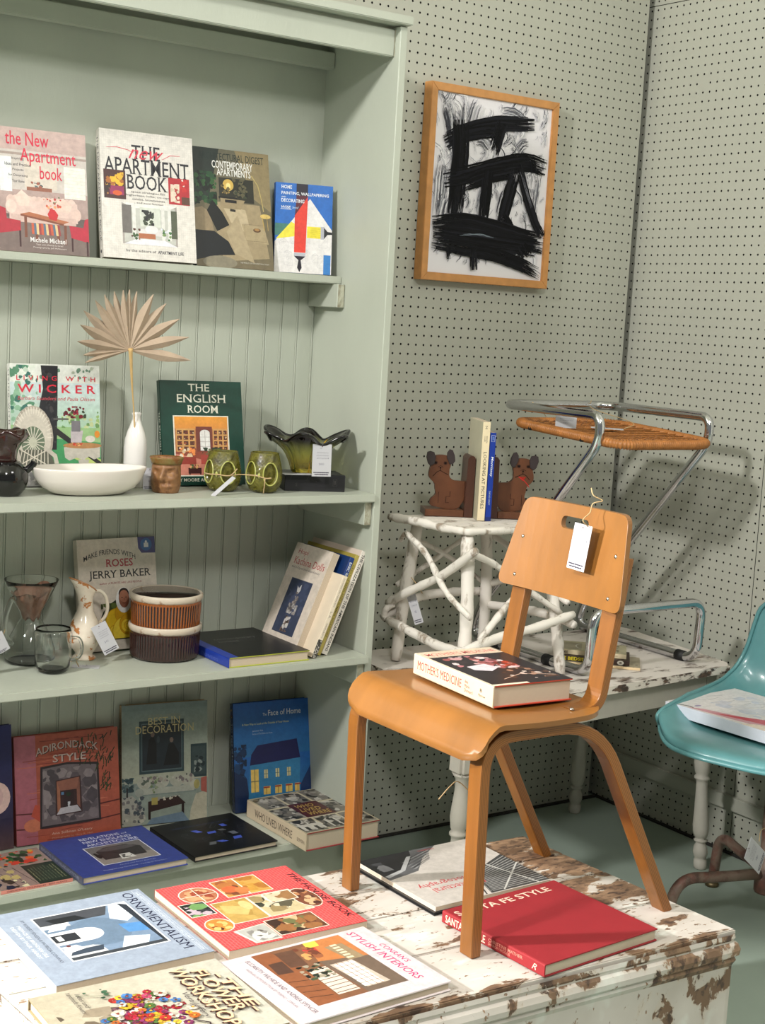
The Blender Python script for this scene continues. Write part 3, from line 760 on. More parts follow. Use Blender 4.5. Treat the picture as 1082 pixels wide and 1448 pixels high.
r_ = random.Random(11); W_ = [(232, 228, 232), (205, 202, 208), (170, 168, 176), (240, 238, 240)]; Gy = [(90, 90, 98), (130, 130, 138), (60, 60, 68), (170, 170, 176), (215, 212, 216)]; K_ = [(12, 12, 16), (18, 18, 22), (8, 8, 10), (26, 26, 32)]
p.rect(0, 0, 1, 1, (224, 220, 224))
for i in range(230):
    x = r_.uniform(.02, .95); y = r_.uniform(.05, .97); a = r_.uniform(.5, 2.0); L = r_.uniform(.05, .16)
    p.brush([(x, y), (x + L * .5 * math.cos(a), y + L * .4 * math.sin(a)), (x + L * math.cos(a + .3), y + L * .7 * math.sin(a + .2))], .035, W_ + (Gy[2:] if i % 3 else Gy), 7, i, .006)
for (x, y, dx, dy, w_, n) in [(.06, .93, .1, -.25, .1, 16), (.18, .95, .02, -.3, .12, 16), (.34, .97, -.05, -.14, .1, 12), (.07, .6, -.01, -.28, .1, 22), (.13, .42, -.04, -.12, .1, 16), (.55, .94, .2, -.03, .06, 8), (.34, .77, .12, -.04, .1, 14), (.7, .72, .1, .06, .08, 8), (.92, .62, -.03, -.25, .05, 7), (.62, .5, -.05, -.15, .06, 7), (.42, .5, -.03, -.14, .06, 7)]:
    p.brush([(x, y), (x + dx / 2, y + dy / 2 + .02), (x + dx, y + dy)], w_, Gy, n, int(x * 99), .009)
B_ = lambda pts, wd, n, s_, ww=.016: p.brush(pts, wd * 1.12, K_, int(n * 1.5), s_, ww * .85)
B_([(.08, .73), (.25, .80), (.5, .865), (.84, .895)], .085, 44, 1); B_([(.10, .71), (.3, .79), (.55, .83)], .07, 24, 2)
B_([(.20, .86), (.22, .70), (.21, .5), (.20, .30)], .115, 44, 3); B_([(.56, .88), (.53, .80), (.50, .70)], .08, 22, 4)
B_([(.09, .52), (.3, .565), (.55, .63), (.78, .675), (.97, .655)], .10, 50, 5); B_([(.25, .50), (.45, .57), (.68, .62)], .09, 28, 6)
B_([(.46, .60), (.45, .45), (.44, .30)], .075, 26, 7); B_([(.70, .62), (.65, .46), (.60, .30)], .085, 30, 8); B_([(.60, .34), (.68, .28)], .09, 14, 12)
B_([(.72, .66), (.80, .50), (.90, .34), (.98, .26)], .055, 22, 9); B_([(.02, .255), (.25, .285), (.5, .27), (.8, .235), (.99, .215)], .125, 70, 10); B_([(.03, .22), (.3, .21), (.6, .20), (.92, .19)], .10, 46, 13)
B_([(.02, .165), (.25, .15), (.55, .13), (.8, .085), (.98, .035)], .08, 34, 11, .011); B_([(.16, .16), (.165, .08)], .03, 9, 14, .007); B_([(.37, .15), (.385, .03)], .05, 14, 15, .008); B_([(.84, .70), (.86, .62)], .04, 10, 16, .009)
B_([(.78, .20), (.85, .13)], .10, 14, 17, .009)
p.brush([(.74, .62), (.80, .52), (.86, .42)], .02, Gy[:3], 8, 18, .005); p.brush([(.25, .22), (.42, .235), (.6, .22)], .012, [(120, 130, 140), (60, 62, 70)], 5, 19, .004)
o = p.build('painted_strokes', pc, pc.matrix_world.inverted() @ F((inn[0][0], -.0281, inn[0][1]), (1, 0, 0), (0, 0, 1)), True)

# ---------------------------------------------------------------- chrome stool on the white table
ct = root_at('stool', (-.4, -.35, .58), 'chrome cantilever tube stool with woven rattan seat standing on the low white table', 'stool')
R_ = .0125
xa, xb = -.592, -.198
for x in (xa, xb):
    pass
path = []
zb = .5935; zf = .752; zt = 1.243; yf = -.585; yb = -.145
# one continuous tube: rear rail left, sled, foot rest bar, and mirrored; then diagonals and the top rail
Lp = [(xa, yf + .01, zt - .0, .06)]
def full():
    a = [(-.535, -.18, zt), (xa, -.19, zt), (xa, -.560, zt), (xa, -.563, 1.19), (xa, -.150, .655), (xa, -.105, zb), (xa, yf, zb), (xa, yf - .005, zf), (xb, yf - .005, zf), (xb, yf, zb), (xb, -.105, zb), (xb, -.150, .655), (xb, -.563, 1.19), (xb, -.560, zt), (xb, -.19, zt)]
    rr = [0, .07, .05, .05, .04, .05, .05, .045, .045, .05, .05, .04, .05, .05, .07]
    return rounded(a, rr, 8, closed=True)
# make the loop closed through the back of the top rail
a = [(xa, -.17, zt), (xa, -.562, zt), (xa, -.562, 1.175), (xa, -.148, .690), (xa, -.110, zb), (xa, yf, zb), (xa, yf - .005, zf), (xb, yf - .005, zf), (xb, yf, zb), (xb, -.110, zb), (xb, -.148, .690), (xb, -.562, 1.175), (xb, -.562, zt), (xb, -.17, zt)]
rr = [.075, .045, .06, .05, .05, .05, .045, .045, .05, .05, .05, .06, .045, .075]
g = G(); g.tube(rounded(a, rr, 8, closed=True), R_, 16, closed=True); tf_ = P_(g, 'tube_frame', ct, M_CHROME)
for x, y in ((xa, -.435), (xa, -.225), (xb, -.53), (xb, -.225)):
    g = G(); g.tube([(x, y - .014, zb), (x, y + .014, zb)], .0148, 14); P_(g, 'rubber_glide', tf_, M_RUBBER)
# rattan seat
X0, X1, Y0, Y1 = -.578, -.222, -.622, -.215
def sz(y): return 1.176 + (y - Y0) / (Y1 - Y0) * .022
rim = rounded([(X0, Y0, 0), (X1, Y0, 0), (X1, Y1, 0), (X0, Y1, 0)], [.05, .10, .07, .05], 8, True)
rp = []
for i in range(len(rim)):
    a_, b_ = rim[i], rim[(i + 1) % len(rim)]; k = max(1, int((b_ - a_).length / .0018))
    rp += [a_.lerp(b_, j / k) for j in range(k)]
rp = [Vector((q.x, q.y, sz(q.y))) for q in rp]
g = G(); g.tube(rp, [.0115 + .0016 * math.sin(i * 2 * PI / 4.0) for i in range(len(rp))], 10, closed=True); P_(g, 'seat_rim', ct, M_RATTAN)
g = G()
nx = 24
for i in range(nx):
    x = X0 + .012 + (X1 - X0 - .024) * i / (nx - 1)
    pts = []
    for j in range(33):
        ya_ = Y0 + .006 + (max(0, x - (X1 - .10)) ** 2) * 7; y = ya_ + (Y1 - .006 - (max(0, x - (X1 - .07)) ** 2) * 6 - ya_) * j / 32; sag = -.004 * math.sin(PI * j / 32)
        pts.append((x + .0008 * math.sin(j * 1.7 + i), y, sz(y) + .003 + sag + .0022 * (1 if (i + j) % 2 else -1)))
    g.tube(pts, .0029, 5, cap=False)
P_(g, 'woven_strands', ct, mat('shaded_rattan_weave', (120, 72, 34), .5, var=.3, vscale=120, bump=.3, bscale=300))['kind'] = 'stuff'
g = G()
for j in range(13):
    y = Y0 + .03 + (Y1 - Y0 - .05) * j / 12
    g.tube([(X0 + .006, y, sz(y) + .005), ((X0 + X1) / 2, y + .002, sz(y) + .003), (X1 - .006 - .03 * (j < 2), y, sz(y) + .005)], .0024, 5, cap=False)
P_(g, 'cross_canes', ct, M_RATTAN)['kind'] = 'stuff'
for x in (xa + .012, xb - .012):
    for y in (-.49, -.29):
        g = G(); g.box((x - .008, y - .007, sz(y) - .012), (x + .008, y + .007, sz(y) + .002), bev=.002); P_(g, 'seat_bracket', ct, M_RUBBER)

# ---------------------------------------------------------------- teal shell chair
te = root_at('shell_chair', (-.24, -.90, 0), 'teal moulded shell chair on a brown tubular base at the right edge', 'chair')
M_TEAL = mat('teal_fibreglass', (84, 134, 137), .32, var=.08, vscale=18, bump=.05, bscale=60, coat=.3)
M_BASE = two_tone('worn_brown_tube', (118, 98, 86), (78, 56, 50), 12, .42, .52, .5, cc=(112, 70, 60))
HX, HY = -.245, -.925; TH = math.radians(17)
prof = [(-.325, .480), (-.312, .496), (-.262, .500), (-.18, .498), (-.09, .495), (0, .495), (.08, .497), (.15, .502), (.20, .516), (.233, .548), (.247, .60), (.254, .67), (.259, .73), (.262, .78)]
ns = 34; nt_ = 26; PP = spline([(x, 0, z) for x, z in prof], 3); v = []; f = []
n1 = len(PP)
for i, p in enumerate(PP):
    s_ = i / (n1 - 1); hw = .235 - (.06 * max(0, s_ - .6) / .4); rc = 0
    if s_ > .9: rc = .08 * (1 - math.sqrt(max(0, 1 - ((s_ - .9) / .1) ** 2)))
    for j in range(nt_ + 1):
        t = -1 + 2 * j / nt_; up_ = max(0, abs(t) - .62) / .38
        lift = (.018 + .038 * min(1, s_ * 3)) * up_ ** 2.0 * (1 if s_ < .7 else max(.1, 1 - (s_ - .7) * 3))
        fwd = -(.02 * up_ ** 2 * max(0, s_ - .55) / .45) + .13 * abs(t) ** 3.2 * max(0, 1 - s_ / .35)
        lx, ly = p.x + fwd, t * (hw - rc)
        v.append((HX + lx * math.cos(TH) - ly * math.sin(TH), HY + lx * math.sin(TH) + ly * math.cos(TH), p.z + lift))
for i in range(n1 - 1):
    for j in range(nt_): a_ = i * (nt_ + 1) + j; f.append((a_, a_ + nt_ + 1, a_ + nt_ + 2, a_ + 1))
g = G(); g.add(v, f, 0, True); o = P_(g, 'seat_shell', te, M_TEAL)
md = o.modifiers.new('s', 'SOLIDIFY'); md.thickness = .005; md.offset = -1
rimp = [v[j] for j in range(nt_ + 1)] + [v[i * (nt_ + 1) + nt_] for i in range(1, n1)] + [v[(n1 - 1) * (nt_ + 1) + j] for j in range(nt_ - 1, -1, -1)] + [v[i * (nt_ + 1)] for i in range(n1 - 2, 0, -1)]
g = G(); g.tube([(q[0], q[1], q[2] - .0045) for q in rimp], .0058, 8, closed=True); P_(g, 'shell_rim', te, M_TEAL)
cx, cy = -.245, -.925
g = G(); g.lathe([(.0, .075), (.03, .075), (.032, .08), (.032, .155), (.024, .16), (.024, .46), (.03, .462), (.03, .478), (0, .479)], 24, M=Matrix.Translation((cx, cy, 0))); P_(g, 'hub', te, M_BASE)
for (fx, fy) in ((-.188, -.700), (-.560, -.885), (-.30, -1.20), (.0, -.98)):
    dx, dy = fx - cx, fy - cy
    P = rounded([(cx + dx * .05, cy + dy * .05, .125), (cx + dx * .5, cy + dy * .5, .135), (cx + dx * .93, cy + dy * .93, .150), (fx, fy, .012)], [0, .05, .09, 0], 10)
    g = G(); g.tube(P, .0135, 14); P_(g, 'leg', te, M_BASE)
    g = G(); g.lathe([(0, 0), (.018, 0), (.019, .006), (.013, .014), (0, .014)], 16, M=Matrix.Translation((fx, fy, 0))); P_(g, 'foot_glide', te, mat('glide_brass', (96, 84, 60), .4, metal=.8) if 'glide_brass' not in bpy.data.materials else bpy.data.materials['glide_brass'])
g = G(); g.box((cx - .13, cy - .10, .470), (cx + .13, cy + .10, .484), bev=.004); P_(g, 'seat_plate', te, M_BASE)

# ---------------------------------------------------------------- dog book ends
M_DOG = mat('stained_wood', (92, 54, 32), .4, var=.18, vscale=25, stretch=(1, 3, 1), coat=.15)
M_DOG2 = mat('stained_wood_dark', (70, 40, 29), .4, var=.18, vscale=22, stretch=(1, 1, .4), coat=.15)
M_EAR = mat('dark_ear_paint', (48, 38, 38), .6)
def bookend(label, o, flip, red):
    root = root_at('dog_bookend', o, label, 'bookend', None)
    s_ = -1 if flip else 1
    z0 = o[2]
    def X(u): return o[0] + s_ * u
    y0 = o[1]
    g = G(); g.box((X(0), y0 - .045, z0), (X(.1015), y0 + .03, z0 + .018), bev=.0015); P_(g, 'base', root, M_DOG)
    pl = [(x, z) for x, z in [(.102, 0), (.125, 0), (.125, .150), (.122, .157), (.117, .160), (.110, .159), (.105, .152)]]
    g = G(); g.prism([(a_, b_) for a_, b_ in pl], -.030, .045, bev=.001); g.v = [(X(p[0]), y0 - p[2] - 0, z0 + p[1]) for p in g.v]
    if flip: g.f = [q[::-1] for q in g.f]
    P_(g, 'upright', root, M_DOG2)
    # dog silhouette, side view with the head turned to the viewer
    body = spline([(p[0], p[1], 0) for p in [(.104, .088), (.080, .089), (.068, .091), (.062, .099), (.060, .110), (.064, .122), (.062, .138), (.052, .145), (.036, .146), (.022, .144), (.012, .136), (.012, .122), (.008, .108), (.008, .096), (.018, .086), (.024, .082), (.026, .068), (.030, .058), (.024, .052), (.016, .045), (.014, .034), (.020, .029)]], 3)
    pol = [(q.x, q.y) for q in body] + [(.075, .020), (.092, .027), (.104, .045)]
    dz = -.009; KZ = 1.14
    g = G(); g.prism(pol, 0, .013, bev=.001); g.v = [(X(p[0]), y0 - .012 - p[2] + .0, z0 + p[1] * KZ + dz) for p in g.v]
    if flip: g.f = [q[::-1] for q in g.f]
    dg_ = P_(g, 'dog', root, M_DOG)
    for e in ([(.000, .152), (-.002, .140), (.003, .126), (.010, .120), (.020, .126), (.022, .142), (.018, .152), (.008, .154)], [(.052, .140), (.052, .152), (.058, .160), (.066, .158), (.072, .146), (.074, .134), (.068, .126), (.060, .126)]):
        g = G(); g.prism(e, 0, .006, bev=.001); g.v = [(X(p[0]), y0 - .0245 - p[2], z0 + p[1] * KZ + dz) for p in g.v]
        if flip: g.f = [q[::-1] for q in g.f]
        P_(g, 'ear', dg_, M_EAR)
    p = Print(.12, .16 * 1.14, 3); K = (22, 12, 10); X_ = lambda u: u / .12; Z_ = lambda q: q / .16
    for ex in (.024, .049):
        for k in range(6): a_ = PI * k / 6 + .2; p.line([(X_(ex - .005 * math.cos(a_)), Z_(.128 - .004 * math.sin(a_))), (X_(ex + .005 * math.cos(a_)), Z_(.128 + .004 * math.sin(a_)))], .008, K)
        p.ell(X_(ex), Z_(.128), .018, .013, K, 10)
    p.ell(X_(.037), Z_(.117), .02, .012, K); p.line([(X_(.037), Z_(.116)), (X_(.037), Z_(.110))], .012, K)
    p.line([(X_(.018), Z_(.097)), (X_(.028), Z_(.107)), (X_(.037), Z_(.111)), (X_(.047), Z_(.106)), (X_(.058), Z_(.102))], .012, K)
    p.line([(X_(.036), Z_(.062)), (X_(.036), Z_(.036))], .008, K); p.line([(X_(.066), Z_(.064)), (X_(.066), Z_(.052)), (X_(.056), Z_(.052)), (X_(.056), Z_(.038)), (X_(.064), Z_(.038))], .01, K)
    p.line([(X_(.030), Z_(.118)), (X_(.037), Z_(.122)), (X_(.044), Z_(.118))], .008, K)
    if red:
        p.poly([(X_(.028), Z_(.104)), (X_(.048), Z_(.104)), (X_(.036), Z_(.094))], (150, 40, 30)); p.line([(X_(.048), Z_(.104)), (X_(.032), Z_(.095)), (X_(.022), Z_(.086)), (X_(.018), Z_(.080))], .014, (190, 40, 40))
    fx_ = (s_, 0, 0)
    Mp = F((X(0) if not flip else X(0), y0 - .0256, z0 + dz), (1, 0, 0), (0, 0, 1))
    if flip:
        for i, q in enumerate(p.v): p.v[i] = (-q[0], q[1], q[2])
        p.f = [q[::-1] for q in p.f]; cc = []; 
        k = 0
        for q in p.f: cc += p.c[k:k + len(q)][::-1]; k += len(q)
        p.c = cc
    p.build('drawn_face', dg_, root.matrix_world.inverted() @ Mp, True)
    return root
zt_ = .955
PVT = Vector((-.789, -.345, 0)); RT = Matrix.Translation(PVT) @ Matrix.Rotation(math.radians(-27), 4, 'Z') @ Matrix.Translation(-PVT)
GRP = []
GRP.append(bookend('wooden dog book end with closed mouth, left of the two upright books', (-.916, -.250, zt_), False, False))
GRP.append(bookend('wooden dog book end with red painted collar, right of the two upright books', (-.6235, -.250, zt_), True, True))
# the two books between them
M = lambda x, y, z, d: F((x, y, z), (0, 1, 0), (0, 0, 1))
GRP.append(book('tall cream paperback held between the wooden dog book ends', .165, .252, .0195, F((-.789, -.345, zt_), (0, 1, .0), (.0, 0, 1)), (196, 190, 164), (222, 206, 172), False,
     fp=None, sp=lambda p: (p.text('LOOKING AT PICTURES', .30, .88, .30, .72, (40, 36, 34), .004, serif=True), p.text('KENNETH', .14, .21, .52, .70, (70, 60, 56)), p.text('CLARK', .14, .20, .26, .44, (70, 60, 56)), p.text('M', .04, .07, .3, .6, (90, 84, 80)))))
# printed lines on the back of the tall one
GRP.append(book('slim blue paperback standing beside the tall cream one between the book ends', .155, .226, .0145, F((-.768, -.345, zt_), (0, 1, 0), (.0, 0, 1)), (24, 62, 150), (24, 52, 140), False,
     sp=lambda p: (p.text('Morrissey', .27, .50, .25, .80, (238, 240, 244), .012, .2), p.text('DAVID BRET', .66, .82, .35, .62, (190, 200, 220)), p.frame(.03, .2, .10, .8, .004, (210, 214, 226)), p.rect(.045, .35, .085, .65, (90, 120, 190)), p.rect(.955, 0, 1, 1, (18, 40, 110)))))
for o in GRP: o.matrix_world = RT @ o.matrix_world

# ---------------------------------------------------------------- vessels
def glaze(name, c, **k): return mat(name, c, k.pop('rough', .12), coat=.5, **k)
M_WHITE = glaze('white_glaze', (226, 222, 218), rough=.15)
M_GLASS = mat('clear_glass', (250, 252, 250), 0.0, trans=1, ior=1.45)
def thing_at(name, loc, label, cat, group=None): return root_at(name, loc, label, cat, group)
def L_(g, name, root, m, label=None):
    """part given in the thing's own coordinates"""
    o = g.build(name, root, m)
    if label: o['label'] = label
    return o
S1, S2, S3, S4 = 1.549, 1.028, .628, .178
# white bottle vase and dried palm
vs = thing_at('vase', (-1.637, -.113, S2), 'white glazed bottle shaped vase holding a dried palm leaf', 'vase')
g = G(); g.lathe([(0, 0), (.0245, 0), (.0262, .003), (.027, .05), (.0272, .092), (.0255, .112), (.0205, .130), (.0140, .146), (.0100, .158), (.0092, .166), (.0112, .1705), (.0114, .1735), (.0098, .1745), (.0078, .172), (.0074, .158), (.012, .142), (.02, .12), (.023, .09), (.023, .01), (0, .008)], 40); L_(g, 'body', vs, M_WHITE)
pl_ = thing_at('palm_leaf', (-1.637, -.113, S2 + .02), 'dried pleated beige palm fan standing in the white bottle vase', 'palm leaf')
HUB = Vector((-1.690, -.178, 1.348)); M_PALM = mat('dried_palm', (170, 150, 130), .8, var=.10, vscale=30, stretch=(1, 1, 1), bump=.3, bscale=150); M_PST = mat('dried_stalk', (200, 166, 112), .7, var=.1, vscale=40)
tips = [(-1.812, 1.318, 0), (-1.815, 1.334, .2), (-1.834, 1.364, .5), (-1.826, 1.400, .7), (-1.808, 1.431, .6), (-1.786, 1.455, .6), (-1.762, 1.468, .6), (-1.737, 1.477, .5), (-1.720, 1.481, .3), (-1.702, 1.483, .2), (-1.682, 1.480, .5), (-1.646, 1.476, .8), (-1.611, 1.457, .8), (-1.584, 1.424, .8), (-1.563, 1.384, .7), (-1.553, 1.331, .7)]
for i, (tx, tz, wd) in enumerate(tips):
    d = Vector((tx - HUB.x, 0, tz - HUB.z)); Ln = d.length; d.normalize(); pz = Vector((d.z, 0, -d.x)); g = G(); v = []; n = 9
    hw = .0035 + .009 * wd + .003
    for k in range(n + 1):
        s_ = k / n; wv = hw * (math.sin(min(1, s_ * 1.45) * PI / 2) * (1 - max(0, (s_ - .55) / .45) ** 1.5)) + .0006
        if k == n: wv = .0003
        off = .006 * math.sin(i * 2.1) * s_ - .035 * s_ * s_ * (.4 if 3 < i < 13 else 1)
        c = HUB + d * (Ln * s_) + Vector((0, off, 0))
        yy = .0045 * math.sin(s_ * PI * .9)
        v += [c + pz * wv + Vector((0, yy, 0)), c + Vector((0, -yy * .8, 0)), c - pz * wv + Vector((0, yy, 0))]
    v2 = [q + Vector((0, .0008, 0)) for q in v]; N = len(v); f = []
    for k in range(n):
        a_ = 3 * k
        f += [(a_, a_ + 1, a_ + 4, a_ + 3), (a_ + 1, a_ + 2, a_ + 5, a_ + 4), (N + a_ + 3, N + a_ + 4, N + a_ + 1, N + a_), (N + a_ + 4, N + a_ + 5, N + a_ + 2, N + a_ + 1), (a_ + 3, N + a_ + 3, N + a_, a_), (a_ + 2, N + a_ + 2, N + a_ + 5, a_ + 5)]
    g.add(v + v2, f, 0, False); P_(g, 'leaflet', pl_, M_PALM)
g = G(); g.tube(spline([(-1.637, -.113, S2 + .02), (-1.640, -.118, 1.10), (-1.650, -.128, 1.19), (-1.668, -.150, 1.26), (-1.684, -.172, 1.325), (-1.690, -.180, 1.352)], 5), [.0017] * 15 + [.0022 + .00035 * k for k in range(11)], 8); P_(g, 'stalk', pl_, M_PST)
# oval bowl
bw = thing_at('bowl', (-1.795, -.215, S2), 'shallow white oval ceramic bowl in front of the vase', 'bowl')
def ov(p, a_, i): return (p[0] * 1.0, p[1] * .56, p[2] + .002 * abs(math.cos(a_)) * (p[2] > .05))
g = G(); g.lathe([(0, 0), (.065, 0), (.085, .004), (.108, .016), (.124, .034), (.132, .052), (.134, .057), (.1335, .0595), (.130, .058), (.122, .038), (.104, .019), (.08, .009), (0, .007)], 56, fn=ov); L_(g, 'body', bw, glaze('cream_white_glaze', (222, 214, 206), rough=.18))
# black gourd jug
bj = thing_at('jug', (-1.985, -.205, S2), 'glossy black and dark brown ceramic jug cut by the left edge of the photo', 'jug')
g = G(); g.lathe([(0, 0), (.030, 0), (.034, .003), (.044, .016), (.049, .032), (.049, .046), (.044, .060), (.036, .069), (.030, .074), (.0, .074)], 40); L_(g, 'body', bj, glaze('black_glaze', (14, 12, 12), rough=.06))
g = G(); g.lathe([(.026, .070), (.024, .082), (.026, .098), (.034, .114), (.044, .126), (.047, .134), (.045, .140), (.040, .140), (.030, .138), (.02, .136), (0, .136)], 40, fn=lambda p, a_, i: (p[0] * (1 + .10 * math.cos(5 * a_) * (p[2] > .11)), p[1] * (1 + .10 * math.cos(5 * a_) * (p[2] > .11)), p[2] - .006 * math.cos(5 * a_) * (p[2] > .115))); L_(g, 'top', bj, glaze('oxblood_glaze', (44, 20, 16), rough=.12))
g = G(); g.tube(spline([(.043, -.005, .052), (.056, -.012, .066), (.060, -.014, .074)], 5), .008, 10); L_(g, 'spout', bj, bpy.data.materials['black_glaze'])
# face mug
fm = thing_at('face_mug', (-1.606, -.213, S2), 'brown stoneware mug modelled with a big nosed face', 'mug')
FA = math.radians(238)
def face(p, a_, i):
    r = math.hypot(p[0], p[1]); z = p[2]
    if r < .02 or i > 30: return p
    da = (a_ - FA + PI) % (2 * PI) - PI; d = da * .033
    b_ = lambda u, w_, h, wh: math.exp(-((d - u) / w_) ** 2 - ((z - h) / wh) ** 2)
    k = .013 * b_(-.006, .0055, .036, .011) + .006 * b_(-.003, .0045, .052, .009) - .0065 * b_(.013, .0065, .050, .006) - .0065 * b_(-.022, .0055, .049, .006) + .003 * b_(.013, .003, .050, .0025) + .003 * b_(-.022, .003, .049, .0025) \
        + .0045 * b_(.017, .008, .034, .007) + .0035 * b_(-.024, .006, .034, .006) + .003 * b_(.013, .009, .059, .003) + .003 * b_(-.021, .008, .058, .003) - .0035 * b_(.002, .011, .024, .004) + .0028 * b_(.004, .012, .016, .004)
    k += .0006 * math.sin(d * 2600) * (1 if z < .03 else 0) * math.exp(-(d / .022) ** 2)
    s_ = (r + k) / r; return (p[0] * s_, p[1] * s_, z)
pr = [(0, 0), (.0285, 0)] + [(.0300 + .0042 * math.sin(min(1, k / 9) * PI / 2) - .0012 * max(0, (k - 16) / 9), .002 + .0023 * k) for k in range(28)] + [(.0345, .068), (.0375, .0755), (.039, .0795), (.0378, .081), (.034, .078), (.030, .068), (.029, .01), (0, .008)]
M_FACE = two_tone('brown_stoneware', (140, 98, 62), (104, 66, 40), 30, .4, .6, .4, cc=(152, 112, 74), bump=.15)
g = G(); g.lathe(pr, 120, fn=face); L_(g, 'body', fm, M_FACE)
g = G(); g.lathe([(.0345, .0655), (.0362, .0712), (.0385, .0772), (.0396, .0800), (.0384, .0818), (.0368, .0806), (.034, .074)], 60); L_(g, 'rim', fm, two_tone('olive_glazed_rim', (126, 112, 62), (124, 72, 30), 30, .4, .6, .25), 'olive and rust glazed rim')
# owl candle cups
M_OWL = two_tone('olive_owl_glaze', (104, 100, 34), (66, 62, 18), 60, .42, .58, .13, cc=(84, 80, 26), bump=.35)
M_OWLR = glaze('pale_green_glaze', (172, 172, 92), rough=.15)
def owl(name, loc, label, az):
    root = thing_at(name, loc, label, 'candle holder', 'pair of owl shaped green cups')
    g = G(); A0 = math.radians(az); prr = [(0, 0), (.024, 0), (.027, .002)]
    prr += [(.0285 + .0145 * math.sin(min(1, (k + 1) / 13) * PI / 2) - .0095 * max(0, (k - 14) / 19) ** 1.5, .004 + .0026 * k) for k in range(34)]
    prr += [(.0338, .0945), (.032, .0950), (.031, .092), (.034, .07), (.036, .04), (.028, .008), (0, .006)]
    EC = [(-.66, .047), (.66, .047)]
    def fn(p, a_, i):
        r = math.hypot(p[0], p[1])
        if r < .02 or i > 36 or i < 3: return p
        da = (a_ - A0 + PI) % (2 * PI) - PI; z = p[2]; k = 0
        for e, h in EC:
            q = ((da - e) * .041 / .0175) ** 2 + ((z - h) / .0265) ** 2
            if q < 1: k = -.014 * min(1, (1 - q) * 4)
        if k == 0:
            k = .0008 * math.cos(da * 26) * math.sin(z * 700) + .0022 * math.exp(-((abs(da) - .5 * (z - .03) / .05 * 1.6) / .12) ** 2) * (z > .05)
        s_ = (r + k) / r; return (p[0] * s_, p[1] * s_, z)
    g.lathe(prr, 150, fn=fn); L_(g, 'body', root, M_OWL)
    for e, h in EC:
        pts = []
        for k in range(36):
            t = 2 * PI * k / 36; z = h + .0268 * math.sin(t); da = e + .0178 * math.cos(t) / .041; kk = (z - .004) / .0026
            r = .0285 + .0145 * math.sin(min(1, max(0, kk + 1) / 13) * PI / 2) - .0095 * max(0, (kk - 14) / 19) ** 1.5
            pts.append((r * math.cos(A0 + da), r * math.sin(A0 + da), z))
        g = G(); g.tube(pts, .0017, 8, closed=True); L_(g, 'eye_ring', root, M_OWLR)
        g = G(); q = Vector((math.cos(A0 + e), math.sin(A0 + e), 0))
        for rr_, n_ in ((.0, 1), (.0045, 6)):
            for k in range(n_):
                tt = 2 * PI * k / max(1, n_); o_ = Vector((-q.y, q.x, 0)) * (rr_ * math.cos(tt)); c = q * .0295 + o_ + Vector((0, 0, h + .006 + rr_ * math.sin(tt)))
                g.lathe([(0, -.0022), (.0018, -.0012), (.0024, 0), (.0018, .0012), (0, .0022)], 8, M=Matrix.Translation(c))
        L_(g, 'eye_flower', root, M_OWL)['kind'] = 'stuff'
    g = G(); q = Vector((math.cos(A0), math.sin(A0), 0)) * .0430
    g.lathe([(0, -.007), (.0025, -.004), (.0036, 0), (.003, .004), (0, .007)], 12, M=Matrix.Translation(q + Vector((0, 0, .043)))); L_(g, 'beak', root, M_OWLR)
    for s_ in (-.3, .3):
        g = G(); q = Vector((math.cos(A0 + s_), math.sin(A0 + s_), 0)) * .0355
        g.lathe([(0, -.003), (.004, -.001), (.005, .001), (0, .004)], 12, M=Matrix.Translation(q + Vector((0, 0, .009)))); L_(g, 'foot', root, M_OWL)
    return root
OWL1 = (-1.458, -.213, S2); OWL2 = (-1.369, -.252, S2)
owl('owl_cup', OWL1, 'left of the two olive green owl cups, by the green book', 221)
owl('owl_cup', OWL2, 'right of the two olive green owl cups, by the black box', 224)
tw_ = thing_at('twine', (-1.42, -.25, S2 + .04), 'jute twine tied around the pair of owl cups', 'twine')
P1 = Vector((OWL1[0], OWL1[1], 0)); P2 = Vector((OWL2[0], OWL2[1], 0))
def onc(P, a_, z, r=.0455): return (P.x + r * math.cos(math.radians(a_)), P.y + r * math.sin(math.radians(a_)), z)
g = G(); z = S2 + .042
g.tube(spline([onc(P1, 170, z), onc(P1, 200, z), onc(P1, 225, z + .001), onc(P1, 250, z - .001), onc(P1, 275, z), onc(P1, 300, z + .001), onc(P2, 205, z + .001), onc(P2, 222, z), onc(P2, 245, z - .004), onc(P2, 262, z - .003)], 5), .0014, 7); P_(g, 'cord', tw_, M_STEM)
g = G(); g.tube(spline([onc(P2, 243, z - .003), onc(P2, 242, z - .02, .046), onc(P2, 240, S2 + .002, .041)], 5), .0013, 7); P_(g, 'loose_end', tw_, M_STEM)
g = G(); g.tube(spline([onc(P1, 262, z, .047), onc(P1, 270, z + .006, .05), onc(P1, 280, z + .016, .052)], 5), .0012, 7); P_(g, 'loose_end', tw_, M_STEM)
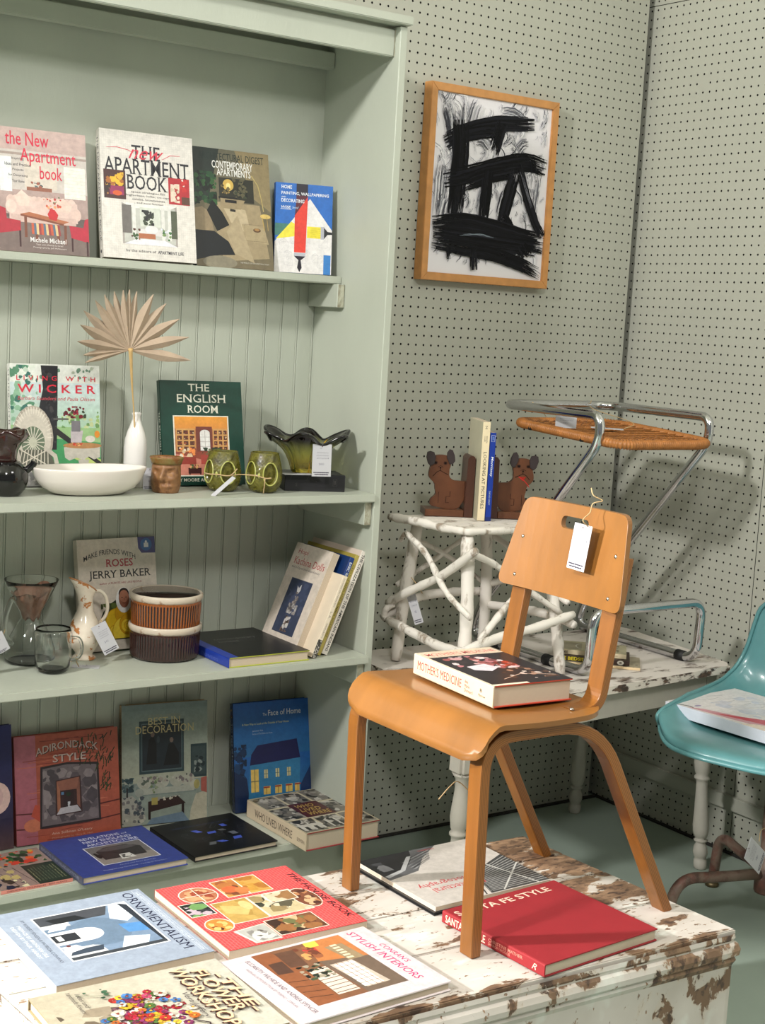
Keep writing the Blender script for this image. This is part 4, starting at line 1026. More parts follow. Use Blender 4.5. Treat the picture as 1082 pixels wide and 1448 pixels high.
# ruffled glass bowl on a black box
bbx = thing_at('box', (-1.20, -.215, S2), 'low black cardboard box under the ruffled glass bowl', 'box')
u = Vector((.943, -.333, 0)); vv = Vector((.333, .943, 0)); Mb = F((-1.302, -.237, S2), u, vv)
g = G(); g.box((0, 0, 0), (.150, .105, .0405), bev=.0012, M=Mb); P_(g, 'box_body', bbx, mat('black_card', (34, 33, 36), .45, var=.15, vscale=20))
p = Print(.150, .0405, 4); p.line([(.30, .02), (.30, .98)], .004, (20, 20, 22)); p.line([(.67, .02), (.67, .98)], .004, (20, 20, 22)); p.frame(.80, .35, .86, .75, .006, (74, 72, 72)); p.text('8', .815, .845, .42, .68, (84, 80, 78)); p.ell(.52, .6, .012, .03, (60, 58, 58)); p.text('S', .18, .21, .3, .5, (70, 66, 66)); p.line([(.09, .7), (.12, .95)], .006, (64, 62, 62)); p.line([(.36, .7), (.4, .95)], .006, (64, 62, 62))
p.build('box_print', bbx, bbx.matrix_world.inverted() @ F((-1.302, -.237, S2), u, (0, 0, 1)))
def gl_mat():
    m = bpy.data.materials.new('olive_amber_glass'); m.use_nodes = True; nt = m.node_tree; n = nt.nodes; b = n['Principled BSDF']
    tc = n.new('ShaderNodeTexCoord'); sp = n.new('ShaderNodeSeparateXYZ'); nt.links.new(tc.outputs['Object'], sp.inputs[0])
    r = n.new('ShaderNodeValToRGB'); mr = n.new('ShaderNodeMapRange'); mr.inputs[1].default_value = 0; mr.inputs[2].default_value = .10
    nt.links.new(sp.outputs['Z'], mr.inputs[0]); nt.links.new(mr.outputs[0], r.inputs[0]); e = r.color_ramp.elements
    e[0].color = rgba((214, 190, 70)); e[1].color = rgba((30, 14, 14)); e[1].position = .86
    q = e.new(.5); q.color = rgba((196, 196, 120)); q = e.new(.72); q.color = rgba((150, 150, 110))
    nt.links.new(r.outputs[0], b.inputs['Base Color']); b.inputs['Roughness'].default_value = .02; b.inputs['Transmission Weight'].default_value = .86; b.inputs['IOR'].default_value = 1.45
    return m
gb = thing_at('glass_bowl', (-1.232, -.213, S2 + .0408), 'ruffled amber green art glass bowl with a dark rim, on the black box', 'bowl')
def ruf(p, a_, i):
    r = math.hypot(p[0], p[1]); z = p[2]
    if r < .001: return p
    k = max(0, (z - .035) / .06); k2 = k ** 1.6; w_ = math.cos(6 * a_ + .5) + .35 * math.cos(3 * a_ + 1)
    s_ = 1 + .16 * k2 * w_ + .03 * math.cos(12 * a_) * min(1, z / .03)
    return (p[0] * s_, p[1] * s_, z + .013 * k2 * w_)
pro = [(0, 0), (.030, 0), (.034, .004), (.036, .012), (.040, .026), (.047, .042), (.058, .058), (.073, .072), (.088, .082), (.098, .088)]
pri = [(.099, .091), (.092, .089), (.080, .080), (.066, .068), (.053, .055), (.042, .040), (.034, .026), (.028, .014), (0, .010)]
g = G(); g.lathe(pro + pri, 144, fn=ruf); L_(g, 'body', gb, gl_mat())
g = G(); ring = [ruf((.0985 * math.cos(2 * PI * k / 144), .0985 * math.sin(2 * PI * k / 144), .0895), 2 * PI * k / 144, 0) for k in range(144)]
g.tube(ring, .0042, 8, closed=True); L_(g, 'rim', gb, glaze('black_glass', (12, 7, 9), rough=.05), 'thick black glass rim')
for k, cc in enumerate([(40, 84, 40), (196, 150, 30), (40, 90, 60), (200, 160, 40), (70, 90, 30), (210, 170, 60)]):
    a0 = 3.4 + k * 1.05; g = G(); pts = []
    for i in range(1, 9): q = pro[i]; qq = ruf((q[0] * .97 * math.cos(a0), q[0] * .97 * math.sin(a0), q[1] + .001), a0, 0); pts.append(qq)
    g.tube(pts, [.0016] * 8, 6); L_(g, 'colour_streak', gb, mat('streak_%s' % 'abcdef'[k], cc, .1, trans=.3))
# stacked ribbed dishes
def dish(z, c1, c2, label, rimc):
    r = thing_at('souffle_dish', (-1.568, -.163, z), label, 'dish', 'stack of two ribbed brown dishes')
    m = bpy.data.materials.new('rib_glaze'); m.use_nodes = True; nt = m.node_tree; n = nt.nodes; b = n['Principled BSDF']
    geo = n.new('ShaderNodeNewGeometry'); rp_ = n.new('ShaderNodeValToRGB'); rp_.color_ramp.elements[0].position = .492; rp_.color_ramp.elements[1].position = .515
    rp_.color_ramp.elements[0].color = rgba(c2); rp_.color_ramp.elements[1].color = rgba(c1)
    nt.links.new(geo.outputs['Pointiness'], rp_.inputs[0]); nt.links.new(rp_.outputs[0], b.inputs['Base Color']); b.inputs['Roughness'].default_value = .12; b.inputs['Coat Weight'].default_value = .4
    def rib(p, a_, i):
        z_ = p[2]; rr_ = math.hypot(p[0], p[1])
        if 3 <= i <= 6: s_ = 1 + .014 * math.cos(68 * a_); return (p[0] * s_, p[1] * s_, z_)
        return p
    g = G(); g.lathe([(0, .002), (.074, .002), (.078, .004), (.080, .010), (.0805, .02), (.0815, .045), (.082, .058), (.083, .062), (.083, .070)], 408, fn=rib); L_(g, 'ribbed_body', r, m)
    g = G(); g.lathe([(.083, .066), (.0855, .070), (.0868, .075), (.0865, .080), (.0845, .083), (.081, .0828), (.079, .079)], 80); L_(g, 'rim', r, rimc, 'pale cream glazed rim')
    g = G(); g.lathe([(.0795, .081), (.078, .07), (.077, .012), (.07, .008), (0, .008)], 64); L_(g, 'inside', r, bpy.data.materials.get('dark_brown_glaze') or glaze('dark_brown_glaze', (30, 18, 16), rough=.08))
M_RIM = two_tone('cream_rim_glaze', (204, 190, 172), (150, 112, 84), 40, .36, .46, .2, bump=.1)
dish(S3, (52, 26, 22), (26, 12, 14), 'lower of the two stacked ribbed dark brown dishes, glazed almost black', M_RIM)
dish(S3 + .0735, (138, 74, 26), (40, 16, 10), 'upper of the two stacked ribbed dishes, lighter brown glaze', M_RIM)
# pitcher
pt_ = thing_at('pitcher', (-1.752, -.118, S3), 'small cream pitcher with brown flower decoration and a price tag', 'pitcher')
M_PIT = two_tone('cream_glaze_brown_flowers', (186, 122, 70), (226, 214, 196), 26, .565, .585, .14, cc=(222, 208, 190), bump=.05)
def spt(p, a_, i):
    z = p[2]; k = max(0, (z - .135) / .05); q = math.cos(a_ - PI)
    return (p[0] * (1 + .35 * k * max(0, q)) - .012 * k * max(0, q) , p[1] * (1 - .15 * k), z + .020 * k * q)
g = G(); g.lathe([(0, 0), (.026, 0), (.028, .003), (.024, .007), (.0195, .011), (.021, .016), (.031, .030), (.0375, .048), (.038, .062), (.034, .080), (.0265, .098), (.0195, .113), (.0165, .130), (.0170, .148), (.021, .166), (.0245, .176), (.0232, .177), (.019, .166), (.015, .148), (.0145, .13), (.018, .11), (.03, .08), (.034, .055), (.02, .02), (0, .015)], 48, fn=spt); L_(g, 'body', pt_, M_PIT)
g = G(); ring = [spt((.0240 * math.cos(2 * PI * k / 48), .0240 * math.sin(2 * PI * k / 48), .1765), 2 * PI * k / 48, 0) for k in range(48)]; g.tube(ring, .0016, 8, closed=True); L_(g, 'rim', pt_, glaze('brown_rim_glaze', (184, 128, 84), rough=.15), 'brown glazed lip')
g = G(); g.tube(spline([(.018, 0, .158), (.032, -.006, .160), (.045, -.010, .146), (.050, -.012, .122), (.046, -.010, .100), (.036, -.006, .086), (.032, -.003, .078)], 6), .0042, 10); L_(g, 'handle', pt_, glaze('cream_glaze', (224, 212, 194), rough=.14))
# coffee maker
cf = thing_at('coffee_maker', (-1.877, -.100, S3), 'hourglass shaped clear glass coffee maker with brown crumpled collar', 'coffee maker')
g = G()
def hg(t): return [(.056, .0035), (.0585, .012), (.0565, .030), (.046, .060), (.032, .086), (.0235, .100), (.0225, .108), (.027, .118), (.040, .145), (.054, .176), (.0605, .190)]
o_ = hg(0); i_ = [(r - .0013, z + .001) for r, z in o_][::-1]
g.lathe([(0, 0), (.05, 0)] + o_ + [(.0609, .1915), (.0599, .1912)] + i_ + [(0, .005)], 64); L_(g, 'body', cf, M_GLASS)
g = G(); rn = random.Random(2)
g.tube(spline([(-.030, -.004, .150), (-.050, -.012, .150), (-.062, -.014, .120), (-.066, -.014, .10), (-.066, -.012, .075), (-.052, -.008, .052), (-.044, -.004, .046)], 7), .0058, 12); L_(g, 'handle', cf, M_GLASS)
def cr(p, a_, i):
    r = math.hypot(p[0], p[1]); s_ = 1 + .05 * math.sin(7 * a_ + i * 1.3) + .04 * math.sin(11 * a_ - i * 2.1); return (p[0] * s_, p[1] * s_, p[2] + .004 * math.sin(5 * a_ + i) + (.018 * max(0, math.cos(a_ - .2)) if i >= 5 and i <= 6 else 0))
g = G(); g.lathe([(.016, .100), (.0195, .106), (.0225, .118), (.031, .134), (.037, .147), (.044, .160), (.0425, .161), (.034, .148), (.027, .133), (.019, .118), (.015, .108)], 60, fn=cr, closed=True); L_(g, 'collar', cf, mat('brown_paper', (160, 118, 98), .85, var=.2, vscale=60, bump=.5, bscale=120), 'crumpled brown lining inside the glass cone')
# glass mug
gm = thing_at('glass_mug', (-1.866, -.207, S3), 'small clear glass mug with a loop handle in front of the coffee maker', 'mug')
o_ = [(.030, .002), (.035, .006), (.0385, .016), (.040, .04), (.0405, .066), (.0405, .078), (.0425, .083), (.0425, .090), (.040, .094), (.038, .100)]
g = G(); g.lathe([(0, 0), (.028, 0)] + o_ + [(.0370, .1003)] + [(r - .0013, z) for r, z in o_[::-1][1:-2]] + [(.030, .007), (0, .006)], 56); L_(g, 'body', gm, M_GLASS)
g = G(); g.tube(spline([(.036, -.014, .078), (.052, -.022, .076), (.058, -.026, .058), (.054, -.024, .036), (.040, -.016, .026), (.034, -.013, .028)], 7), .0038, 10); L_(g, 'handle', gm, M_GLASS)

# ---------------------------------------------------------------- price tags
def price_tag(label, M, W=.036, H=.072, rows=3, cord=None, price='$', hole=True, seed=1, foot=True):
    """M places the card: origin lower left, x across, y up"""
    r = empty('price_tag', label=label, cat='price tag', mtx=M)
    g = G(); g.box((0, 0, 0), (W, H, .0007)); L_(g, 'card', r, M_CARD)
    p = Print(W, H, seed); p.squig(.2, .85, .52, .78, rows, (120, 118, 130), .014, 4); p.text(price, .36, .62, .34, .42, (140, 138, 150))
    if foot:
        for k, (a_, b_) in enumerate(((.08, .92), (.14, .86))):
            x = a_
            while x < b_ - .03: e = min(b_, x + p.r.uniform(.04, .11)); p.rect(x, .105 - .06 * k, e, .135 - .06 * k, (50, 44, 60)); x = e + .012
    p.squig(.36, .52, .84, .9, 1, (120, 118, 130), .012, 9)
    if hole: p.ell(.5, .93, .035, .035 * W / H, (96, 70, 74), 12)
    p.build('tag_print', r, Matrix.Translation((0, 0, .0007)), True)
    if cord:
        inv = M.inverted(); g = G(); g.tube(spline([tuple(inv @ Vector(q)) for q in cord], 7), .0011, 6); L_(g, 'string', r, M_STEM)
    return r
cu = (0, 0, 1)
def tagM(bl, br, tl): return F(bl, Vector(br) - Vector(bl), Vector(tl) - Vector(bl))
price_tag('white price tag hanging from the chair back hand hole', tagM((-1.279, -1.222, 1.010), (-1.277, -1.262, 1.008), (-1.268, -1.240, 1.094)), .045, .086, 3,
          [(-1.270, -1.262, 1.092), (-1.284, -1.262, 1.105), (-1.264, -1.258, 1.118), (-1.262, -1.262, 1.135), (-1.246, -1.270, 1.141), (-1.262, -1.262, 1.150), (-1.262, -1.254, 1.163)], '$140', seed=3)
price_tag('white price tag hanging off the left leg of the twig table', tagM((-.932, -.300, .684), (-.920, -.333, .700), (-.930, -.300, .765)), .028, .082, 2, [(-.926, -.315, .768), (-.935, -.30, .79), (-.925, -.262, .80)], '$', seed=4)
price_tag('white price tag propped against the ruffled glass bowl', tagM((-1.263, -.295, 1.0695), (-1.221, -.308, 1.0695), (-1.262, -.292, 1.143)), .047, .077, 3, None, '$450', seed=5)
price_tag('white price tag lying flat on the black box, seen edge on', F((-1.318, -.262, 1.0700), (.95, -.25, 0), (.25, .95, 0)), .075, .036, 1, None, '$', seed=6, foot=False)
price_tag('white price tag tied to the cream pitcher handle', tagM((-1.727, -.178, .646), (-1.694, -.186, .664), (-1.752, -.172, .716)), .037, .074, 4, [(-1.735, -.176, .722), (-1.732, -.16, .728), (-1.715, -.128, .715)], '$40', seed=7)
price_tag('white price tag beside the coffee maker at the left edge', tagM((-2.030, -.200, .655), (-1.958, -.200, .690), (-2.045, -.200, .700)), .075, .046, 3, [(-1.985, -.2, .712), (-1.965, -.17, .718), (-1.945, -.12, .712)], '$', seed=8)
price_tag('white price tag lying on the shelf beside the glass mug', F((-1.815, -.192, S3 + .0006), (.85, -.5, .0), (.5, .85, 0)), .062, .030, 2, [(-1.80, -.20, .632), (-1.812, -.215, .648), (-1.815, -.222, .665)], '$', seed=9, foot=False)
price_tag('white price tag leaning on the left owl cup, seen edge on', F((-1.527, -.285, S2 + .001), (.80, .05, .60), (.30, -.9, -.2)), .070, .012, 1, None, '$', seed=10, foot=False, hole=False)
price_tag('small white price tag behind the face mug by the vase', tagM((-1.640, -.165, 1.029), (-1.612, -.175, 1.029), (-1.640, -.163, 1.078)), .030, .050, 2, None, '$', seed=12)
price_tag('white price tag lying in the middle of the rattan stool seat', F((-.470, -.40, 1.1985), (.75, -.66, -.01), (.66, .75, .03)), .085, .035, 1, [(-.39, -.44, 1.200), (-.34, -.42, 1.215), (-.28, -.20, 1.235), (-.275, -.185, 1.257)], '$', seed=13, foot=False)
price_tag('white price tag hanging inside the left rail of the stool', tagM((-.560, -.360, 1.196), (-.515, -.395, 1.196), (-.585, -.335, 1.222)), .055, .034, 2, [(-.575, -.34, 1.222), (-.592, -.33, 1.243), (-.592, -.30, 1.257)], '$', seed=14, foot=False)
price_tag('white price tag tilted on the brown base of the teal chair', tagM((-.385, -.990, .165), (-.352, -1.010, .172), (-.352, -.978, .262)) if 0 else tagM((-.372, -1.000, .170), (-.335, -.985, .215), (-.440, -1.005, .214)), .058, .082, 4, [(-.37, -.99, .25), (-.33, -.96, .26), (-.27, -.93, .25)], '$', seed=15)
price_tag('white price tag hanging behind the near leg of the wooden chair', tagM((-1.295, -1.0, .440), (-1.265, -1.02, .440), (-1.301, -1.0, .507)), .034, .068, 2, [(-1.29, -1.0, .507), (-1.325, -1.0, .535), (-1.345, -1.0, .528), (-1.372, -1.0, .505)], '$', seed=16)

# ---------------------------------------------------------------- books
def f_newapt(p):
    p.grad(0, 0, 1, 1, (150, 128, 122), (206, 178, 170)); p.rect(0, .50, 1, .82, (206, 196, 188)); p.rect(0, .78, 1, .80, (168, 150, 140))
    p.rect(.03, .48, .16, .76, (232, 234, 232)); p.rect(.74, .46, .98, .72, (236, 234, 222)); p.rect(.30, .52, .66, .78, (216, 204, 190))
    for k in range(9): p.rect(.74, .47 + .028 * k, .98, .473 + .028 * k, (214, 212, 200))
    p.rect(.32, .50, .60, .53, (150, 92, 70)); p.blobs(12, .36, .53, .58, .58, [(60, 84, 86), (90, 110, 112), (160, 90, 70)], .02)
    p.rect(0, 0, 1, .30, (122, 104, 98)); p.poly([(0, .30), (1, .30), (1, .22), (0, .28)], (96, 84, 80))
    for k in range(14): p.ell(.14 + .052 * k, .405 - .0 * k, .05, .05, (228, 198, 186) if k % 2 else (220, 190, 178))
    p.rect(.12, .26, .88, .42, (222, 192, 182)); p.ell(.14, .36, .06, .055, (230, 202, 190)); p.ell(.86, .33, .06, .055, (222, 192, 180)); p.rect(.14, .24, .86, .30, (208, 178, 168))
    p.poly([(.18, .44), (.26, .50), (.36, .44), (.33, .37), (.22, .37)], (232, 206, 192)); p.poly([(.62, .42), (.72, .46), (.82, .40), (.78, .34), (.66, .35)], (228, 200, 186))
    p.poly([(.24, .305), (.72, .25), (.78, .27), (.34, .325)], (176, 104, 66)); p.poly([(.24, .305), (.72, .25), (.72, .235), (.24, .29)], (130, 70, 44))
    for x, y0, y1 in ((.28, .12, .29), (.72, .08, .24), (.40, .10, .20), (.64, .09, .18)): p.rect(x, y0, x + .03, y1, (120, 66, 44))
    for k in range(12): p.poly([(.36 + .027 * k, .15), (.387 + .027 * k, .148), (.385 + .026 * k, .235), (.358 + .026 * k, .24)], [(200, 90, 60), (90, 110, 130), (220, 190, 140), (150, 60, 60)][k % 4])
    p.poly([(.0, .36), (.08, .34), (.09, .26), (.24, .25), (.24, .17), (.02, .14), (0, .14)], (176, 38, 54)); p.poly([(.78, .24), (.94, .23), (.96, .30), (1, .31), (1, .11), (.80, .14)], (186, 34, 58))
    p.rect(.22, .04, .24, .17, (60, 24, 26)); p.rect(.80, .03, .82, .14, (60, 24, 26)); p.rect(.97, .0, .99, .12, (60, 24, 26))
    p.blobs(26, .50, .36, .70, .47, [(206, 90, 60), (226, 160, 110), (190, 60, 60), (96, 110, 70)], .016); p.poly([(.56, .28), (.64, .27), (.66, .32), (.62, .36), (.57, .36), (.54, .32)], (196, 30, 40))
    R_c = (214, 26, 66); p.text('the New', .10, .58, .86, .97, R_c, .012); p.text('Apartment', .26, .88, .70, .84, R_c, .012); p.text('book', .47, .72, .60, .705, R_c, .012)
    for i, t in enumerate(['Inspiring', 'Ideas and Practical', 'Projects', 'for Decorating', 'Your Home']): w_ = len(t) * .0075; p.text(t, .23 - w_, .23 + w_, .735 - .045 * i, .76 - .045 * i, (60, 56, 60), .01)
    p.text('Michele Michael', .34, .74, .085, .125, (244, 240, 238), .014); p.text('Text with Wendy S. Israel', .40, .70, .058, .074, (226, 214, 208)); p.text('Photographs by Jeff McNamara', .37, .74, .035, .05, (226, 214, 208))
book('paperback with red title and pink sofa photo, leftmost on the top shelf', .205, .277, .013, stand(-1.962, -.080, S1, -4, 11.6, .013), (186, 164, 156), (206, 84, 40), False, fp=f_newapt, group=None)
def f_apt(p):
    p.rect(0, 0, 1, 1, (232, 226, 218))
    for k in range(44): p.rect(k / 44, 0, k / 44 + .0018, 1, (216, 210, 202))
    for k in range(56): p.rect(0, k / 56, 1, k / 56 + .0014, (216, 210, 202))
    K = (26, 24, 34); p.text('THE', .335, .64, .785, .895, K, .012, serif=True); p.text('APARTMENT', .03, .95, .665, .785, K, .012, serif=True); p.text('BOOK', .27, .71, .545, .66, K, .012, serif=True)
    p.line([(.07, .855), (.18, .865), (.30, .85), (.36, .83)], .007, (214, 60, 84), True); p.text('new', .30, .68, .785, .86, (214, 50, 74), .0, .5); p.line([(.66, .80), (.75, .84), (.86, .845)], .007, (214, 60, 84), True)
    p.rect(.03, .46, .26, .685, (70, 30, 26)); p.blobs(26, .05, .56, .24, .67, [(230, 180, 40), (170, 100, 30), (60, 30, 20)], .035); p.rect(.09, .49, .24, .56, (150, 40, 90)); p.ell(.17, .505, .05, .02, (214, 90, 40)); p.blobs(8, .03, .46, .10, .58, [(180, 120, 50), (50, 30, 24)], .03)
    p.rect(.72, .455, .95, .665, (178, 30, 40)); p.blobs(18, .74, .47, .84, .62, [(214, 196, 170), (230, 210, 190), (80, 70, 60)], .04); p.blobs(8, .84, .56, .93, .66, [(220, 60, 50), (240, 230, 220), (200, 40, 40)], .03); p.rect(.86, .46, .95, .52, (90, 56, 40))
    for i, t in enumerate(['space strategies for', 'high-rises, lofts, co-ops,', 'condos, brownstones', '- and even houses']): w_ = len(t) * .0092; p.text(t, .50 - w_, .50 + w_, .515 - .028 * i, .535 - .028 * i, K)
    p.rect(.21, .115, .80, .435, (168, 160, 154)); p.rect(.23, .13, .78, .42, (196, 196, 188)); p.poly([(.21, .435), (.80, .435), (.70, .40), (.33, .40)], (236, 234, 228)); p.rect(.21, .20, .31, .42, (110, 104, 100)); p.rect(.72, .18, .80, .40, (80, 86, 66))
    for x in (.32, .63, .70): p.rect(x, .16, x + .035, .43, (228, 226, 220))
    p.rect(.40, .26, .62, .41, (214, 218, 206)); p.blobs(22, .42, .27, .55, .39, [(30, 36, 30), (60, 70, 50), (14, 16, 14)], .035); p.rect(.38, .19, .66, .24, (220, 216, 214)); p.ell(.52, .24, .07, .03, (236, 234, 232)); p.rect(.38, .165, .56, .205, (176, 104, 66))
    p.poly([(.22, .115), (.80, .115), (.66, .16), (.36, .16)], (232, 230, 236)); p.blobs(10, .30, .15, .40, .24, [(160, 110, 80), (90, 50, 40), (60, 90, 50)], .02); p.blobs(14, .62, .15, .74, .26, [(60, 110, 60), (120, 150, 90), (230, 230, 240)], .02)
    p.text('by the editors of', .24, .56, .05, .075, K, serif=True); p.text('APARTMENT LIFE', .58, .86, .052, .078, (60, 56, 66), .02)
book('white gridded book with large black serif title and small red script word', .228, .298, .026, stand(-1.722, -.090, S1, -5, 11.8, .026), (232, 226, 216), (228, 220, 210), True, fp=f_apt,
     sp=lambda p: (p.rect(0, 0, 1, 1, (224, 218, 208)), p.text('THE NEW APARTMENT BOOK', .05, .88, .32, .72, (40, 40, 56), .006, serif=True), p.ell(.95, .5, .014, .16, (40, 40, 50))))
def f_arch(p):
    p.grad(0, 0, 1, 1, (120, 108, 84), (104, 100, 82)); p.poly([(0, 1), (.35, 1), (.2, .6), (0, .5)], (36, 46, 42)); p.poly([(.55, 1), (1, 1), (1, .5), (.78, .6)], (146, 130, 96))
    p.poly([(.2, .55), (.85, .55), (.95, .1), (.35, .05)], (166, 148, 116)); p.poly([(.36, .52), (.66, .50), (.72, .30), (.50, .34)], (196, 178, 146)); p.poly([(.6, .38), (.9, .36), (.95, .22), (.66, .24)], (176, 158, 124)); p.frame(.64, .24, .92, .38, .004, (120, 100, 74))
    p.rect(.33, .56, .78, .76, (44, 44, 36)); p.blobs(40, .50, .60, .70, .76, [(20, 26, 22), (60, 66, 50), (96, 90, 66)], .03); p.ell(.45, .70, .07, .05, (214, 178, 90)); p.ell(.45, .69, .03, .03, (250, 226, 150)); p.blobs(14, .34, .62, .48, .70, [(110, 96, 60), (170, 140, 80), (40, 36, 28)], .025)
    p.rect(.32, .58, .56, .60, (18, 18, 20)); p.poly([(.34, .50), (.60, .50), (.66, .58), (.34, .585)], (160, 142, 110)); p.rect(.40, .55, .55, .575, (26, 24, 26)); p.line([(.46, .49), (.53, .485)], .03, (40, 36, 32))
    p.line([(.76, .80), (.84, .72), (.88, .60), (.90, .5)], .012, (190, 170, 110)); p.line([(.88, .44), (.90, .34)], .012, (190, 160, 90)); p.ell(.92, .46, .07, .02, (220, 190, 110)); p.line([(.94, .46), (.95, .34)], .008, (180, 150, 90)); p.ell(.80, .335, .05, .018, (90, 60, 40)); p.ell(.80, .34, .035, .012, (170, 130, 80))
    p.blobs(70, .01, .52, .30, .80, [(24, 60, 36), (16, 38, 26), (50, 92, 50), (10, 20, 16), (38, 76, 48)], .045)
    p.poly([(.0, .48), (.10, .50), (.20, .45), (.24, .30), (.05, .28), (0, .3)], (150, 132, 104)); p.poly([(.16, .47), (.24, .56), (.36, .46), (.44, .36), (.28, .30)], (14, 16, 18)); p.poly([(0, .30), (.24, .30), (.42, .22), (.50, .11), (.30, .10), (.12, .07), (0, .05)], (16, 20, 26)); p.ell(.30, .04, .22, .055, (140, 132, 112)); p.poly([(.40, .3), (.5, .12), (.75, .05), (.55, .45)], (180, 162, 130))
    p.text('ARCHITECTURAL DIGEST', .08, .93, .905, .965, (24, 42, 38), .004, serif=True); p.text('CONTEMPORARY', .25, .78, .835, .90, (240, 238, 232), .025); p.text('APARTMENTS', .31, .75, .775, .835, (240, 238, 232), .025)
    p.text('THE WORLDS OF ARCHITECTURAL DIGEST', .56, .94, .043, .055, (210, 206, 196))
book('dark interiors book with white condensed title, third on the top shelf', .206, .288, .012, stand(-1.481, -.085, S1, -3, 12.1, .012), (44, 50, 44), (40, 46, 40), False, fp=f_arch)
def f_home(p):
    B = (36, 104, 188); W = (232, 228, 226); p.rect(0, 0, 1, 1, W); p.poly([(0, 1), (1, 1), (1, .50), (.60, .84), (0, .34)], B)
    r = random.Random(4)
    for _ in range(16):
        x, y = r.uniform(.03, .85), r.uniform(.03, .50); w_, h_ = r.uniform(.05, .16), r.uniform(.05, .14); p.frame(x, y, x + w_, y + h_, .004, (196, 192, 196)); p.line([(x, y + h_), (x + w_ / 2, y + h_ * 1.3), (x + w_, y + h_)], .004, (190, 186, 190)); p.line([(x, y), (x + w_, y + h_)], .003, (204, 200, 204))
    p.poly([(.30, .54), (.14, .42), (.34, .42)], (236, 220, 60)); p.rect(0, .41, .36, .545, (66, 120, 110)); p.poly([(.02, .37), (.36, .41), (.36, .545), (.28, .57)], (238, 222, 70)); p.rect(.56, .40, .80, .53, (240, 222, 60))
    for k in range(10): p.line([(.62, .41 + .012 * k), (.80, .41 + .012 * k)], .003, (170, 150, 30))
    p.rect(.80, .395, .86, .535, (176, 176, 186)); p.poly([(.86, .40), (.86, .53), (.92, .485), (1, .48), (1, .455), (.92, .45)], (24, 24, 30))
    p.poly([(.34, .23), (.54, .23), (.56, .78), (.56, .86), (.34, .64)], (224, 62, 46)); p.rect(.36, .87, .56, 1, (30, 24, 40)); p.poly([(.36, .87), (.56, .87), (.56, .86), (.34, .64), (.36, .80)], (86, 30, 46))
    p.rect(.34, .19, .54, .225, (186, 186, 196)); p.poly([(.34, .19), (.54, .19), (.50, .165), (.46, .145), (.48, .06), (.44, .01), (.40, .06), (.42, .145), (.38, .165)], (26, 20, 34))
    p.rect(.86, 0, .985, .22, (56, 128, 200))
    Wt = (238, 240, 244); p.text('HOME', .10, .28, .935, .975, Wt, .03); p.text('PAINTING, WALLPAPERING', .10, .93, .865, .905, Wt, .03); p.text('AND', .10, .18, .835, .85, Wt, .01); p.text('DECORATING', .10, .50, .785, .825, Wt, .03); p.text('WISE', .10, .27, .715, .745, Wt, .02, .2); p.text('Svend', .29, .40, .715, .745, (190, 210, 236), 0, .3); p.line([(.09, .708), (.28, .705)], .006, Wt)
book('small blue, white, red and yellow decorating handbook with a paintbrush, on the top shelf', .146, .219, .020, stand(-1.265, -.078, S1, -17, 5.8, .020), (40, 106, 188), (30, 70, 130), True, fp=f_home)
